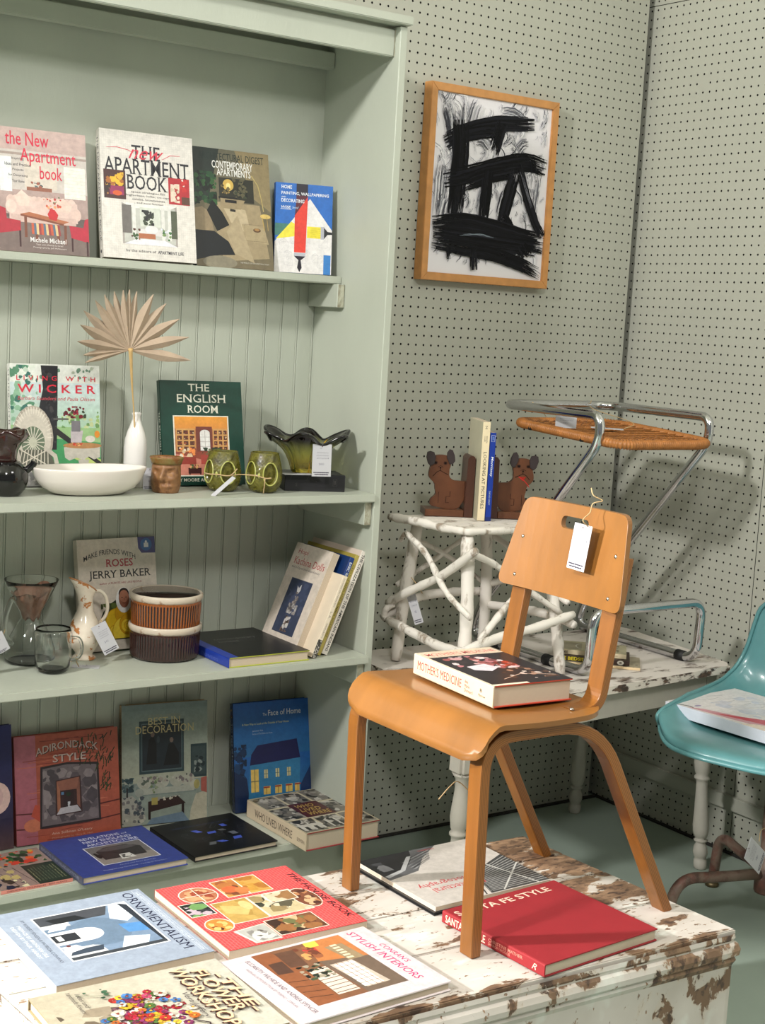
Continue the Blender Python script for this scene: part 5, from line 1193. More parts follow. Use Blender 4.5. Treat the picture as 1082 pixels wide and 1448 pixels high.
def f_wick(p):
    p.rect(0, 0, 1, 1, (226, 228, 220)); p.grad(0, .35, 1, .85, (150, 190, 150), (206, 220, 222)); p.rect(0, 0, 1, .42, (70, 150, 96)); p.poly([(0, .42), (1, .36), (1, .48), (0, .50)], (150, 186, 130)); p.poly([(.6, .26), (1, .12), (1, .22), (.6, .33)], (190, 206, 120))
    p.blobs(60, 0, .50, .30, .99, [(90, 140, 110), (140, 180, 150), (60, 110, 100), (190, 206, 190), (220, 226, 214)], .05); p.blobs(24, .3, .86, .99, .99, [(110, 140, 120), (180, 190, 170), (200, 200, 190)], .025); p.blobs(36, .56, .48, .99, .62, [(110, 150, 90), (150, 180, 110), (190, 200, 150)], .03)
    p.poly([(.34, .99), (.53, .99), (.52, .70), (.50, .30), (.34, .30), (.30, .60), (.36, .80)], (38, 38, 42)); p.blobs(40, .35, .35, .52, .95, [(52, 50, 56), (28, 26, 30), (66, 62, 64)], .03)
    p.rect(.47, .545, .64, .56, (90, 88, 84)); p.poly([(.47, .50), (1, .20), (1, .16), (.47, .44)], (46, 44, 44))
    # peacock wicker chair
    I_ = (206, 198, 184); p.ell(.24, .40, .225, .26, (176, 166, 152)); p.ell(.24, .40, .20, .235, I_)
    for k in range(22): a = PI * k / 21; p.line([(.24 + .16 * math.cos(a), .40 + .19 * math.sin(a)), (.24 + .215 * math.cos(a), .40 + .25 * math.sin(a))], .010, (222, 214, 200))
    p.ell(.24, .36, .13, .13, (104, 118, 96))
    for k in range(18): a = 2 * PI * k / 18; p.line([(.24, .36), (.24 + .125 * math.cos(a), .36 + .125 * math.sin(a))], .010, (214, 208, 192))
    p.ell(.24, .36, .045, .042, (196, 196, 176)); p.poly([(.08, .30), (.42, .30), (.48, .17), (.12, .15)], (96, 96, 84))
    for k in range(9): p.line([(.08 + .04 * k, .17), (.12 + .035 * k, .30)], .010, (210, 202, 186)); 
    p.line([(.08, .17), (.40, .30)], .012, (214, 206, 190)); p.line([(.40, .17), (.10, .30)], .012, (214, 206, 190)); p.poly([(.36, .34), (.50, .26), (.54, .12), (.49, .12), (.46, .24), (.36, .30)], (200, 192, 178)); p.poly([(.0, .34), (.08, .30), (.12, .12), (.06, .12), (.02, .24), (0, .26)], (200, 192, 178)); p.poly([(.08, .17), (.50, .17), (.52, .12), (.10, .11)], (216, 208, 196))
    p.poly([(.04, .0), (.5, .0), (.5, .12), (.1, .12)], (150, 148, 146)); p.blobs(40, .06, .01, .48, .11, [(120, 118, 118), (170, 166, 164), (196, 190, 186)], .03)
    # table, cup, flowers
    p.poly([(.58, .32), (.99, .33), (.99, .24), (.92, .22), (.86, .245), (.80, .215), (.72, .235), (.64, .21), (.59, .235)], (196, 190, 178)); p.ell(.79, .335, .22, .025, (178, 130, 84)); p.poly([(.74, .22), (.86, .22), (.84, .0), (.78, .0)], (190, 184, 172)); p.ell(.88, .39, .055, .028, (214, 206, 196)); p.poly([(.66, .36), (.78, .36), (.80, .46), (.66, .46)], (190, 180, 184)); p.rect(.67, .45, .77, .54, (120, 116, 122)); p.blobs(30, .58, .56, .84, .66, [(120, 24, 44), (160, 40, 60), (60, 70, 50), (90, 20, 36)], .026); p.blobs(10, .64, .33, .80, .36, [(220, 110, 70), (236, 170, 110), (200, 60, 50)], .02); p.ell(.96, .43, .03, .03, (220, 140, 50))
    Rd = (214, 44, 66); p.text('LIVING WITH', .07, .95, .865, .905, Rd, .02, 0, 0, 0, 1.8); p.text('W I C K E R', .08, .95, .765, .835, Rd, .03); p.text('Barbara Saunders and Paula Olsson', .08, .94, .705, .735, (206, 80, 90), 0, .2)
book('white book with red title and a wicker chair photo, second shelf left', .210, .277, .020, stand(-1.925, -.090, S2, -4, 8.5, .020), (226, 228, 222), (226, 224, 218), True, fp=f_wick,
     sp=lambda p: (p.rect(0, 0, 1, 1, (224, 222, 216)), p.text('L I V I N G   W I T H   W I C K E R', .05, .80, .28, .72, (34, 40, 50), .02)))
def f_eng(p):
    p.rect(0, 0, 1, 1, (16, 62, 50)); Wt = (236, 232, 216); p.text('THE', .34, .60, .90, .97, Wt, .010, serif=True); p.text('ENGLISH', .20, .80, .79, .87, Wt, .010, serif=True); p.text('ROOM', .32, .70, .69, .765, Wt, .010, serif=True)
    p.rect(.14, .085, .82, .665, Wt); p.rect(.155, .095, .805, .655, (190, 120, 74)); p.grad(.155, .50, .805, .655, (214, 140, 70), (240, 160, 60)); p.rect(.155, .28, .805, .54, (186, 120, 76))
    for x0, x1 in ((.17, .40), (.62, .80)):
        p.rect(x0, .32, x1, .54, (214, 160, 96))
        for i in range(3):
            for k in range(4):
                xx = x0 + .012 + i * (x1 - x0) / 3; yy = .33 + .052 * k; p.rect(xx, yy, xx + (x1 - x0) / 3 - .02, yy + .038, (92, 52, 40)); p.blobs(4, xx, yy, xx + (x1 - x0) / 3 - .02, yy + .03, [(170, 90, 60), (120, 50, 40), (210, 180, 140)], .012)
    p.rect(.41, .28, .61, .56, (120, 60, 50)); p.rect(.46, .33, .58, .50, (236, 234, 230)); p.ell(.52, .50, .06, .03, (230, 226, 222)); p.line([(.52, .33), (.52, .52)], .006, (170, 160, 156))
    for k in range(3): p.line([(.46, .37 + .045 * k), (.58, .37 + .045 * k)], .005, (180, 170, 166))
    p.rect(.155, .095, .805, .32, (206, 130, 112)); p.poly([(.155, .32), (.805, .32), (.805, .28), (.5, .24), (.155, .30)], (150, 74, 56)); p.blobs(16, .20, .26, .42, .36, [(224, 196, 160), (250, 150, 80), (240, 226, 206), (150, 80, 60)], .035); p.blobs(20, .56, .20, .80, .33, [(224, 130, 80), (236, 160, 90), (190, 80, 60), (210, 120, 90)], .045)
    p.rect(.20, .20, .40, .27, (150, 60, 50)); p.rect(.46, .20, .58, .29, (170, 70, 60)); p.blobs(24, .48, .28, .74, .36, [(60, 84, 50), (90, 110, 70), (40, 56, 40)], .025); p.rect(.30, .11, .46, .165, (66, 30, 32)); p.rect(.31, .10, .325, .12, (50, 24, 24)); p.rect(.44, .10, .455, .12, (50, 24, 24)); p.blobs(12, .32, .16, .44, .20, [(70, 96, 60), (220, 170, 110), (120, 80, 50)], .02)
    p.text('DERRY MOORE AND MICHAEL PICK', .06, .94, .035, .065, Wt, .012, serif=True)
book('dark green book with white title and a framed living room photo', .214, .251, .020, stand(-1.568, -.130, S2, -3, 11.7, .020), (16, 62, 50), (14, 54, 44), True, rough=.2, fp=f_eng,
     sp=lambda p: p.text('THE ENGLISH ROOM', .30, .86, .35, .65, (214, 214, 200), .01, serif=True))
def f_rose(p):
    p.rect(0, 0, 1, 1, (218, 206, 192)); K = (26, 22, 28); t = 'MAKE FRIENDS WITH'
    p.text(t, .07, .74, .80, .845, K, .02, 0, .06, serif=True); p.text('ROSES', .35, .70, .745, .815, (170, 24, 48), .03, serif=True); p.text('JERRY BAKER', .13, .93, .625, .715, K, .022, serif=True); p.text('author of PLANTS ARE LIKE PEOPLE', .26, .80, .59, .608, (150, 50, 60), .02)
    p.poly([(.775, 1), (1, 1), (1, .85), (.82, .855), (.78, .90)], (60, 58, 120)); p.ell(.885, .93, .075, .058, (40, 96, 160)); p.rect(.855, .905, .915, .945, (220, 220, 224)); p.ell(.885, .955, .014, .012, (224, 222, 226))
    p.ell(.56, .18, .34, .28, (40, 46, 28)); p.blobs(24, .26, .20, .80, .42, [(60, 70, 34), (90, 104, 50), (36, 40, 26)], .06); p.poly([(.28, .30), (.40, .34), (.44, .26), (.3, .22)], (150, 160, 60)); Y = [(232, 190, 40), (246, 214, 70), (214, 160, 30), (240, 204, 60)]
    for k, (cx_, cy_, q) in enumerate([(.45, .26, .14), (.66, .26, .15), (.56, .32, .13), (.46, .12, .14), (.66, .12, .16), (.56, .16, .17), (.60, .22, .12), (.58, .21, .08), (.59, .21, .05), (.59, .21, .025)]): p.ell(cx_, cy_, q, q * .8, Y[k % 4]); p.ring(cx_, cy_, q, q * .8, .008, (200, 146, 24))
    p.ell(.555, .44, .10, .115, (240, 238, 236)); p.ell(.56, .455, .068, .085, (150, 96, 76)); p.ell(.56, .50, .066, .05, (40, 26, 26)); p.ell(.56, .475, .06, .055, (172, 116, 92)); p.rect(.525, .462, .545, .468, (40, 24, 24)); p.rect(.575, .462, .595, .468, (40, 24, 24)); p.line([(.54, .415), (.56, .41), (.58, .415)], .007, (100, 44, 40)); p.line([(.56, .46), (.563, .435)], .006, (120, 70, 56))
    p.rect(0, 0, 1, .09, (218, 206, 192)); p.rect(.33, .09, .80, .10, (14, 12, 14))
book('cream gardening book with a yellow rose, behind the pitcher', .208, .266, .022, stand(-1.741, -.085, S3, 3.5, 10.5, .022), (216, 204, 190), (206, 194, 180), True, rough=.5, fp=f_rose)
# flat black and blue book, third shelf
book('black book with blue spine and lime edges lying flat beside the brown dishes', .222, .272, .0245, lie(-1.375, -.192, 0, .222, .272, S3), (166, 172, 62), (36, 62, 160), True, fp=lambda p: (p.rect(0, 0, .004, 1, (36, 62, 160)), p.rect(.0, 0, .12, 1, (36, 62, 160)), p.rect(.12, 0, 1, 1, (20, 20, 22)), p.text('contemporary', .26, .78, .62, .68, (110, 108, 104)), p.text('houses', .26, .50, .54, .59, (110, 108, 104)), p.blobs(30, .15, .1, .95, .9, [(40, 40, 42)], .004)),
     sp=lambda p: (p.text('houses', .52, .82, .25, .65, (90, 110, 196)), p.text('contemporary', .10, .48, .25, .65, (80, 100, 186))))
# leaning row, third shelf
PH = math.radians(22.4); UP = Vector((math.sin(PH), 0, math.cos(PH))); TD = Vector((math.cos(PH), 0, -math.sin(PH)))
def leanbook(label, brx, t, h, d, yf, cover, spine, fp=None, sp=None, hard=False, back=False, **k):
    o = Vector((brx, yf, S3)) - TD * t
    if back:      # fore edge towards the room, front cover facing left
        return book(label, d, h, t, F((brx, yf + d, S3), (0, -1, 0), UP), cover, spine, hard, fp=fp, sp=sp, **k)
    return book(label, d, h, t, F(o, (0, 1, 0), UP), cover, spine, hard, fp=fp, sp=sp, **k)
K = (30, 28, 34)
leanbook('white paperback with black spine title, last in the leaning row', -1.195, .0165, .270, .225, -.300, (206, 190, 176), (224, 216, 206), sp=lambda p: p.text('THE CIVILIZATION OF THE AMERICAN INDIANS', .03, .97, .28, .75, K, .03, serif=True), rough=.5)
leanbook('olive yellow paperback leaning beside the white one', -1.2135, .011, .262, .220, -.298, (150, 136, 60), (176, 160, 84), sp=lambda p: p.text('CREATIVE SAND AND SUMMER SCULPTURE', .10, .82, .25, .75, (110, 96, 40), .01), rough=.5)
leanbook('navy blue paperback leaning in the row on the third shelf', -1.2262, .0135, .256, .215, -.300, (14, 44, 92), (24, 56, 120), sp=lambda p: (p.text('BASIC WIRING', .05, .28, .25, .8, (226, 230, 236), .03), p.text('a sunset book', .62, .80, .3, .65, (110, 140, 190)), p.ell(.955, .5, .014, .25, (190, 200, 216))), rough=.4)
leanbook('shorter cream paperback with a grey stone pattern at its foot', -1.2408, .013, .212, .235, -.320, (216, 200, 178), (226, 212, 190), sp=lambda p: (p.text('L. A.', .44, .52, .3, .7, (80, 76, 70)), p.text('SOUTHWESTERN INDIAN ARTS', .03, .38, .35, .68, (130, 120, 110)), p.text('HANDCRAFTS', .58, .76, .35, .68, (130, 120, 110)), p.rect(.78, 0, 1, 1, (90, 86, 80)), p.blobs(60, .78, .02, 1, .98, [(60, 56, 52), (150, 144, 136), (190, 184, 176), (40, 38, 36)], .014)), rough=.5)
leanbook('white book with red title and dark doll photo, front of the leaning row', -1.2545, .0195, .262, .168, -.272, (222, 208, 192), (226, 214, 198), back=True, rough=.5, fp=lambda p: (p.rect(0, 0, 1, 1, (222, 208, 194)), p.text('Hopi', .12, .40, .885, .945, (176, 46, 52), serif=True), p.text('Kachina Dolls', .10, .93, .795, .865, (176, 46, 52), serif=True), p.text('with a Key to their Identification', .09, .86, .745, .775, (60, 54, 60), 0, .2), p.rect(.22, .12, .80, .66, (58, 66, 90)), p.blobs(30, .24, .14, .78, .64, [(64, 72, 98), (52, 60, 84), (70, 78, 104)], .09), p.rect(.22, .12, .80, .125, (50, 56, 76)),
     p.poly([(.44, .60), (.50, .58), (.54, .62), (.56, .56), (.52, .52), (.48, .54)], (200, 196, 196)), p.blobs(30, .46, .30, .58, .54, [(196, 190, 186), (150, 140, 136), (60, 56, 60), (110, 100, 96)], .04), p.blobs(26, .40, .32, .64, .42, [(186, 180, 176), (90, 84, 86), (150, 144, 140)], .05), p.blobs(26, .44, .16, .58, .30, [(206, 200, 196), (60, 50, 46), (130, 110, 100)], .04), p.blobs(10, .42, .14, .60, .18, [(120, 96, 84), (70, 56, 50)], .03)))
# bottom shelf
def f_navy(p): p.grad(0, 0, 1, 1, (60, 50, 70), (18, 34, 96)); p.grad(0, 0, 1, .25, (90, 66, 70), (40, 36, 70)); p.ell(.80, .42, .17, .13, (232, 196, 190)); p.ell(.76, .43, .12, .10, (220, 180, 180))
book('dark navy book with a pale pink disc, cut by the left edge, bottom shelf', .194, .290, .014, stand(-2.090, -.085, S4, 1, 7, .014), (18, 30, 80), (18, 30, 80), True, fp=f_navy)
def f_adir(p):
    p.rect(0, 0, 1, 1, (176, 88, 68)); p.grad(0, 0, .20, 1, (170, 96, 110), (186, 110, 124)); r = random.Random(5)
    for k in range(46): y = r.uniform(.02, .98); x = r.uniform(0, .7); p.line([(x, y), (x + .15, y + r.uniform(-.008, .008)), (x + r.uniform(.2, .3), y + r.uniform(-.012, .012))], .006, r.choice([(150, 66, 54), (200, 110, 84), (130, 56, 50), (206, 120, 96)]))
    for y in (.26, .12): p.line([(0, y + .03), (.3, y + .01), (.7, y + .02), (1, y + .05)], .012, (90, 34, 34))
    p.ell(.16, .17, .09, .06, (206, 120, 90)); p.poly([(.18, .36), (.26, .34), (.24, .18), (.14, .26)], (190, 80, 60))
    t1 = 'ADIRONDACK'; 
    for dx, dy, c in ((.006, -.006, (70, 40, 40)), (0, 0, (206, 184, 176))): p.text(t1, .20 + dx, .80 + dx, .80 + dy, .87 + dy, c, .02, 0, .05); p.text('STYLE', .36 + dx, .68 + dx, .73 + dy, .80 + dy, c, .02)
    p.poly([(.24, .70), (.50, .72), (.80, .69), (.81, .14), (.22, .13)], (44, 36, 40)); p.poly([(.26, .68), (.50, .70), (.78, .67), (.79, .16), (.24, .15)], (116, 104, 108)); p.blobs(60, .26, .17, .78, .67, [(130, 118, 122), (96, 86, 92), (146, 134, 136), (80, 72, 78)], .07)
    p.poly([(.38, .56), (.62, .58), (.63, .24), (.37, .23)], (60, 36, 38)); p.poly([(.39, .55), (.61, .57), (.58, .46), (.42, .46)], (150, 96, 80)); p.poly([(.39, .55), (.42, .46), (.42, .30), (.39, .26)], (170, 110, 84)); p.poly([(.61, .56), (.58, .46), (.58, .32), (.61, .28)], (140, 90, 76)); p.rect(.45, .30, .55, .46, (50, 32, 36)); p.ell(.50, .42, .025, .02, (30, 50, 34)); p.rect(.43, .42, .455, .445, (90, 130, 170)); p.poly([(.38, .24), (.62, .25), (.58, .31), (.42, .30)], (196, 190, 196)); p.blobs(5, .49, .30, .52, .35, [(210, 210, 214)], .018)
    for k in range(70):
        x = r.uniform(.60, .98); y = r.uniform(.72, .98) if k < 46 else r.uniform(.45, .75); 
        if k >= 46: x = r.uniform(.84, .92) if y < .62 else r.uniform(.80, .98)
        p.line([(x, y), (x + r.uniform(-.05, .02), y - r.uniform(.03, .07))], .009, r.choice([(34, 52, 30), (50, 70, 40), (24, 38, 24)]))
    p.text('Ann Stillman O\'Leary', .33, .72, .055, .085, (226, 190, 176)); p.text('Photographs by Gary R. Hall', .33, .72, .02, .04, (200, 150, 136))
book('orange rustic log book with a stone framed window photo, bottom shelf', .258, .254, .024, stand(-1.889, -.083, S4, -2.5, 10, .024), (176, 92, 80), (150, 70, 66), True, fp=f_adir)
def f_best(p):
    p.grad(0, 0, 1, 1, (150, 160, 150), (118, 134, 132)); p.grad(0, .35, 1, .95, (178, 180, 160), (126, 142, 138)); p.rect(.20, .42, .72, .86, (44, 64, 70)); p.rect(.225, .44, .70, .84, (86, 104, 108)); p.rect(.235, .45, .69, .83, (34, 44, 52)); p.poly([(.28, .50), (.34, .50), (.40, .50), (.40, .66), (.36, .74), (.31, .70)], (14, 18, 22)); p.ell(.355, .745, .022, .022, (120, 100, 92)); p.poly([(.48, .48), (.66, .48), (.66, .58), (.60, .66), (.54, .66)], (16, 20, 24)); p.ell(.575, .69, .022, .022, (130, 110, 100)); p.ell(.42, .70, .018, .03, (60, 70, 76))
    p.rect(.80, .36, .99, .64, (40, 60, 66)); p.rect(.815, .38, .975, .62, (60, 76, 78)); p.blobs(14, .84, .40, .97, .54, [(30, 44, 50), (140, 150, 146)], .03)
    p.rect(.16, .24, .86, .32, (126, 140, 136)); 
    for x in (.20, .40, .58, .70): p.ell(x + .06, .35, .085, .055, (178, 178, 164))
    p.blobs(40, .22, .32, .82, .40, [(196, 192, 180), (120, 110, 112), (170, 160, 150), (90, 100, 90)], .025); p.rect(.18, .25, .84, .30, (176, 178, 166)); p.ell(.85, .30, .06, .04, (186, 184, 170)); p.ell(.20, .27, .05, .035, (160, 164, 154))
    p.poly([(.30, .19), (.64, .22), (.74, .15), (.30, .10)], (50, 30, 30)); p.rect(.30, .04, .33, .12, (40, 24, 24)); p.rect(.69, .06, .72, .16, (40, 24, 24)); p.blobs(12, .40, .19, .68, .22, [(206, 196, 180), (160, 150, 140)], .018); p.rect(.34, .16, .41, .22, (176, 160, 90)); p.blobs(14, .32, .22, .44, .40, [(110, 130, 90), (150, 160, 130)], .02)
    p.poly([(0, .24), (.12, .25), (.22, .17), (.28, .05), (.2, 0), (0, 0)], (170, 168, 158)); p.blobs(40, .0, .02, .26, .24, [(70, 80, 88), (190, 186, 174), (120, 116, 116)], .03); p.poly([(.99, .24), (.86, .22), (.80, .10), (.78, 0), (.99, 0)], (190, 184, 164)); p.poly([(.28, .0), (.78, 0), (.70, .08), (.34, .05)], (110, 130, 150)); p.blobs(26, .0, .28, .14, .40, [(60, 84, 90), (40, 60, 66), (90, 110, 110)], .035); p.rect(.05, .24, .07, .32, (40, 40, 44)); p.poly([(.92, .35), (.99, .36), (.99, .22), (.92, .24)], (170, 90, 80)); p.ell(.87, .30, .035, .04, (170, 160, 100))
    C_ = (206, 190, 140); p.text("HOUSE & GARDEN'S", .30, .68, .885, .91, (150, 150, 130)); p.text('BEST IN', .30, .68, .825, .885, C_, serif=True); p.text('DECORATION', .16, .84, .755, .82, C_, serif=True)
book('grey green interiors book with gold title and a sofa photo, bottom shelf', .222, .298, .022, stand(-1.616, -.068, S4, -8.2, 7.5, .022), (176, 150, 118), (160, 132, 100), True, fp=f_best, sp=lambda p: p.text('HOUSE & GARDEN  BEST IN DECORATION', .06, .8, .3, .7, (80, 66, 54)))
def f_face(p):
    p.grad(0, 0, 1, 1, (60, 130, 170), (24, 90, 170)); p.grad(0, 0, 1, .5, (40, 110, 150), (36, 100, 178)); p.blobs(30, .0, .30, .16, .62, [(24, 50, 90), (30, 66, 110), (20, 40, 70)], .05); p.poly([(0, 0), (.2, 0), (.16, .30), (0, .38)], (22, 44, 84)); p.poly([(.86, .20), (1, .38), (1, .10), (.86, .10)], (24, 50, 100))
    p.poly([(.22, .52), (.30, .60), (.82, .63), (.86, .45), (.20, .42)], (24, 26, 84)); p.poly([(.20, .42), (.86, .45), (.84, .10), (.17, .07)], (52, 128, 178))
    Yl = (244, 206, 110); p.rect(.21, .17, .31, .38, Yl); p.line([(.21, .27), (.31, .27)], .008, (60, 80, 90)); p.line([(.26, .17), (.26, .38)], .008, (60, 80, 90))
    for x in (.38, .53, .68): p.rect(x, .29, x + .05, .37, (214, 206, 160)); p.line([(x, .33), (x + .05, .33)], .006, (60, 90, 110)); p.line([(x + .025, .29), (x + .025, .37)], .006, (60, 90, 110))
    for x in (.37, .52, .66, .78): p.rect(x, .14, x + .09 if x < .7 else x + .06, .215, Yl); p.line([(x, .205), (x + .08, .205)], .018, (170, 60, 50)); p.line([(x + .04, .14), (x + .04, .2)], .006, (110, 60, 40))
    p.rect(.17, .0, .86, .11, (36, 70, 90)); W_ = (226, 232, 240); p.text('The', .38, .43, .868, .895, W_); p.text('Face of Home', .45, .88, .865, .918, W_, .012); p.text('A New Way to Look at the Outside of Your House', .11, .72, .785, .81, (210, 214, 150), .01); p.text('Jeremiah Eck', .24, .38, .725, .742, (196, 210, 226)); p.text('Author of The Distinctive Home', .24, .50, .70, .716, (170, 190, 214))
book('bright blue book with a dusk house photo, right end of the bottom shelf', .218, .278, .020, stand(-1.317, -.100, S4, -5.5, 9.5, .020), (34, 76, 146), (26, 40, 74), True, rough=.2, fp=f_face, sp=lambda p: (p.text('The Face of Home', .18, .62, .3, .7, (150, 160, 180), .01), p.blobs(8, .04, .1, .14, .9, [(180, 160, 110), (90, 60, 50)], .02)))
def f_gard(p):
    p.rect(0, 0, 1, 1, (150, 128, 120))
    for k in range(7): p.line([(.05, .12 * k), (.55, .12 * k + .10)], .008, (50, 40, 44))
    p.rect(0, 0, .55, .46, (34, 50, 40)); p.blobs(50, .60, .05, .99, .95, [(40, 80, 44), (60, 100, 54), (220, 90, 40), (200, 60, 40), (24, 50, 30), (210, 160, 60)], .06); p.blobs(26, .0, .60, .5, .99, [(30, 40, 60), (190, 170, 110), (230, 220, 180), (60, 50, 40)], .06)
    for k in range(9): p.text('Gardening notes', .08, .48 - .02 * (k % 3), .04 + .045 * k, .06 + .045 * k, (206, 204, 150) if k in (0, 1, 8) else (140, 150, 120))
book('gardening magazine with orange flowers and a pink spine lying at the left', .208, .165, .0085, lie(-1.937, -.222, .6, .165, .208, S4, 90), (206, 130, 116), (208, 134, 120), False, fp=f_gard, sp=lambda p: p.text('GARDENING TECHNIQUES   BEST PLANTS', .08, .92, .25, .7, (110, 40, 44), .01), cat='magazine')
def f_rev(p):
    p.rect(0, 0, 1, 1, (52, 66, 138)); W_ = (206, 208, 224); p.text('REVELATIONS', .33, .72, .855, .915, W_, .012, serif=True); p.text('of', .74, .80, .865, .90, W_); p.text('NEW ENGLAND', .33, .80, .77, .83, W_, .012, serif=True); p.text('ARCHITECTURE', .33, .83, .685, .745, W_, .012, serif=True)
    p.rect(.27, .18, .82, .66, W_); p.rect(.28, .19, .81, .65, (110, 106, 106)); p.poly([(.28, .19), (.81, .19), (.81, .34), (.28, .44)], (140, 132, 128)); p.poly([(.34, .30), (.74, .30), (.76, .50), (.66, .60), (.44, .60), (.34, .52)], (50, 46, 48)); p.ell(.55, .54, .19, .05, (80, 76, 78)); p.poly([(.48, .26), (.62, .26), (.60, .38), (.50, .38)], (206, 202, 198)); p.blobs(14, .50, .28, .60, .36, [(120, 116, 114), (60, 58, 58)], .02); p.blobs(8, .30, .30, .36, .50, [(30, 28, 30)], .03)
    p.text('People and Their Buildings', .40, .74, .115, .14, (170, 176, 210), 0, .2); p.text('Photographs by Carol Rank   Text by Jill Grossman', .22, .82, .05, .075, (170, 176, 210))
book('royal blue book with a grey arch photo lying flat on the bottom shelf', .262, .240, .018, lie(-1.716, -.236, 1, .262, .240, S4 + .001), (56, 70, 140), (70, 76, 110), True, fp=f_rev, sp=lambda p: (p.rect(0, 0, 1, 1, (84, 88, 112)), p.text('REVELATIONS OF NEW ENGLAND ARCHITECTURE', .05, .92, .3, .72, (170, 172, 190), .01)))
def f_blk(p):
    p.rect(0, 0, 1, 1, (12, 12, 15)); r = random.Random(8); p.text('STUDIES IN TENSILE ARCHITECTURE AND FORM', .16, .86, .80, .825, (50, 60, 100))
    for i, (x, y) in enumerate([(.2, .5), (.34, .36), (.45, .52), (.52, .42), (.36, .60), (.62, .55), (.68, .40), (.55, .68), (.70, .66), (.82, .52), (.30, .22), (.46, .24), (.80, .36), (.62, .26), (.24, .34), (.55, .14)]):
        w_, h_, sk = r.uniform(.06, .10), r.uniform(.05, .09), r.uniform(-.05, .05); q = [(x, y), (x + w_, y), (x + w_ + sk, y + h_), (x + sk, y + h_)]
        if i in (2, 4, 6, 8, 11, 13): p.poly(q, (70, 90, 190) if i % 3 else (96, 100, 112))
        elif i in (5, 10): p.poly(q, (90, 92, 98))
        else: p.line(q + [q[0]], .004, (74, 76, 84)); p.line([q[3], (q[3][0] + .03, q[3][1] + .04), (q[2][0] + .03, q[2][1] + .04), q[2]], .004, (74, 76, 84))
book('black book with blue and grey block drawings lying flat, bottom shelf', .228, .222, .0145, lie(-1.452, -.232, 1.5, .228, .222, S4), (14, 13, 15), (14, 13, 15), True, rough=.45, fp=f_blk)
def f_who(p):
    p.rect(0, 0, 1, 1, (190, 178, 150)); cols = [(70, 66, 60), (110, 104, 96), (150, 144, 134), (46, 44, 40), (180, 174, 164)]
    for i in range(3):
        for j in range(3):
            x0, y0 = .02 + .33 * i, .02 + .33 * j
            if i == 1 and j == 1: continue
            p.rect(x0, y0, x0 + .30, y0 + .30, (120, 114, 104)); p.blobs(34, x0, y0, x0 + .30, y0 + .30, cols, .06)
    p.rect(.04, .06, .34, .20, (196, 190, 180))
    for k in range(6): p.rect(.06 + .12 * k, .05, .08 + .12 * k, .24, (200, 196, 186)); p.rect(.09 + .12 * k, .06, .135 + .12 * k, .14, (60, 58, 54))
    p.rect(.30, .34, .70, .70, (74, 26, 28)); G_ = (190, 160, 80); p.text('WHO', .36, .60, .58, .66, G_, 0, .3, serif=True); p.text('LIVED', .34, .62, .48, .56, G_, 0, .3, serif=True); p.text('WHERE', .38, .68, .38, .46, G_, 0, .3, serif=True)
book('thick beige book with brown spine lettering and old house photos lying flat', .218, .275, .045, lie(-1.188, -.262, 1, .218, .275, S4), (150, 50, 54), (200, 182, 156), True, rough=.5, fp=f_who, sp=lambda p: (p.text('WHO LIVED WHERE', .14, .78, .28, .72, (84, 66, 60), 0, serif=True), p.text('BERMAN', .86, .98, .35, .55, (110, 90, 80))))
# on the trunk
T0 = .3505
def f_orn(p):
    p.rect(0, 0, 1, 1, (150, 160, 176)); p.rect(.140, .200, .772, .832, (236, 238, 242)); p.rect(.15, .21, .762, .822, (120, 140, 164)); X = lambda u: .15 + .612 * u; Y = lambda v: .21 + .612 * v
    q = lambda pts, c: p.poly([(X(a), Y(b)) for a, b in pts], c)
    q([(0, 0), (1, 0), (1, .4), (0, .25)], (206, 206, 206)); q([(0, .0), (.2, 0), (.2, .7), (0, .8)], (70, 72, 78)); p.ell(X(.52), Y(.50), .19, .19, (104, 124, 146)); q([(.28, 0), (.76, 0), (.76, .55), (.28, .5)], (104, 124, 146)); p.ell(X(.52), Y(.36), .085, .10, (230, 230, 232)); q([(.38, 0), (.66, 0), (.66, .36), (.38, .36)], (224, 224, 226)); q([(.44, 0), (.60, 0), (.60, .26), (.44, .26)], (44, 46, 52)); q([(.47, .04), (.57, .04), (.57, .10), (.47, .10)], (226, 226, 226))
    q([(.08, .1), (.2, .16), (.2, .5), (.08, .42)], (34, 36, 40)); q([(.8, .08), (.9, .02), (.9, .36), (.8, .4)], (60, 70, 84)); q([(0, .82), (.3, .70), (.42, .84), (.3, 1), (0, 1)], (214, 222, 232)); q([(.45, .72), (.66, .74), (.7, .98), (.5, .98)], (84, 136, 190)); q([(.72, .66), (1, .5), (1, .78), (.8, .9)], (220, 226, 232)); q([(.0, .92), (.06, 1), (1, 1), (1, .97)], (44, 50, 60)); q([(.94, .0), (1, 0), (1, 1), (.94, 1)], (60, 64, 70)); q([(.2, .12), (.34, .02), (.34, .2), (.2, .3)], (236, 236, 238)); q([(.70, .0), (.84, .04), (.80, .22), (.70, .16)], (236, 236, 238)); p.ell(X(.70), Y(.08), .014, .014, (110, 60, 60))
    p.text('ORNAMENTALISM', .035, .90, .855, .925, (26, 28, 56), -.004, serif=True); p.frame(.02, .94, .97, .975, .003, (200, 206, 214)); p.text('THE NEW DECORATIVENESS IN ARCHITECTURE & DESIGN', .04, .95, .948, .966, (214, 220, 228), .01)
    p.text('BY ROBERT JENSEN & PATRICIA CONWAY', .14, .76, .125, .155, (60, 66, 84)); p.text('PREFACE BY BRENDAN GILL', .2, .66, .085, .108, (220, 226, 234), .008); p.text('DESIGN BY PAUL HARDY', .2, .66, .045, .068, (220, 226, 234), .008)
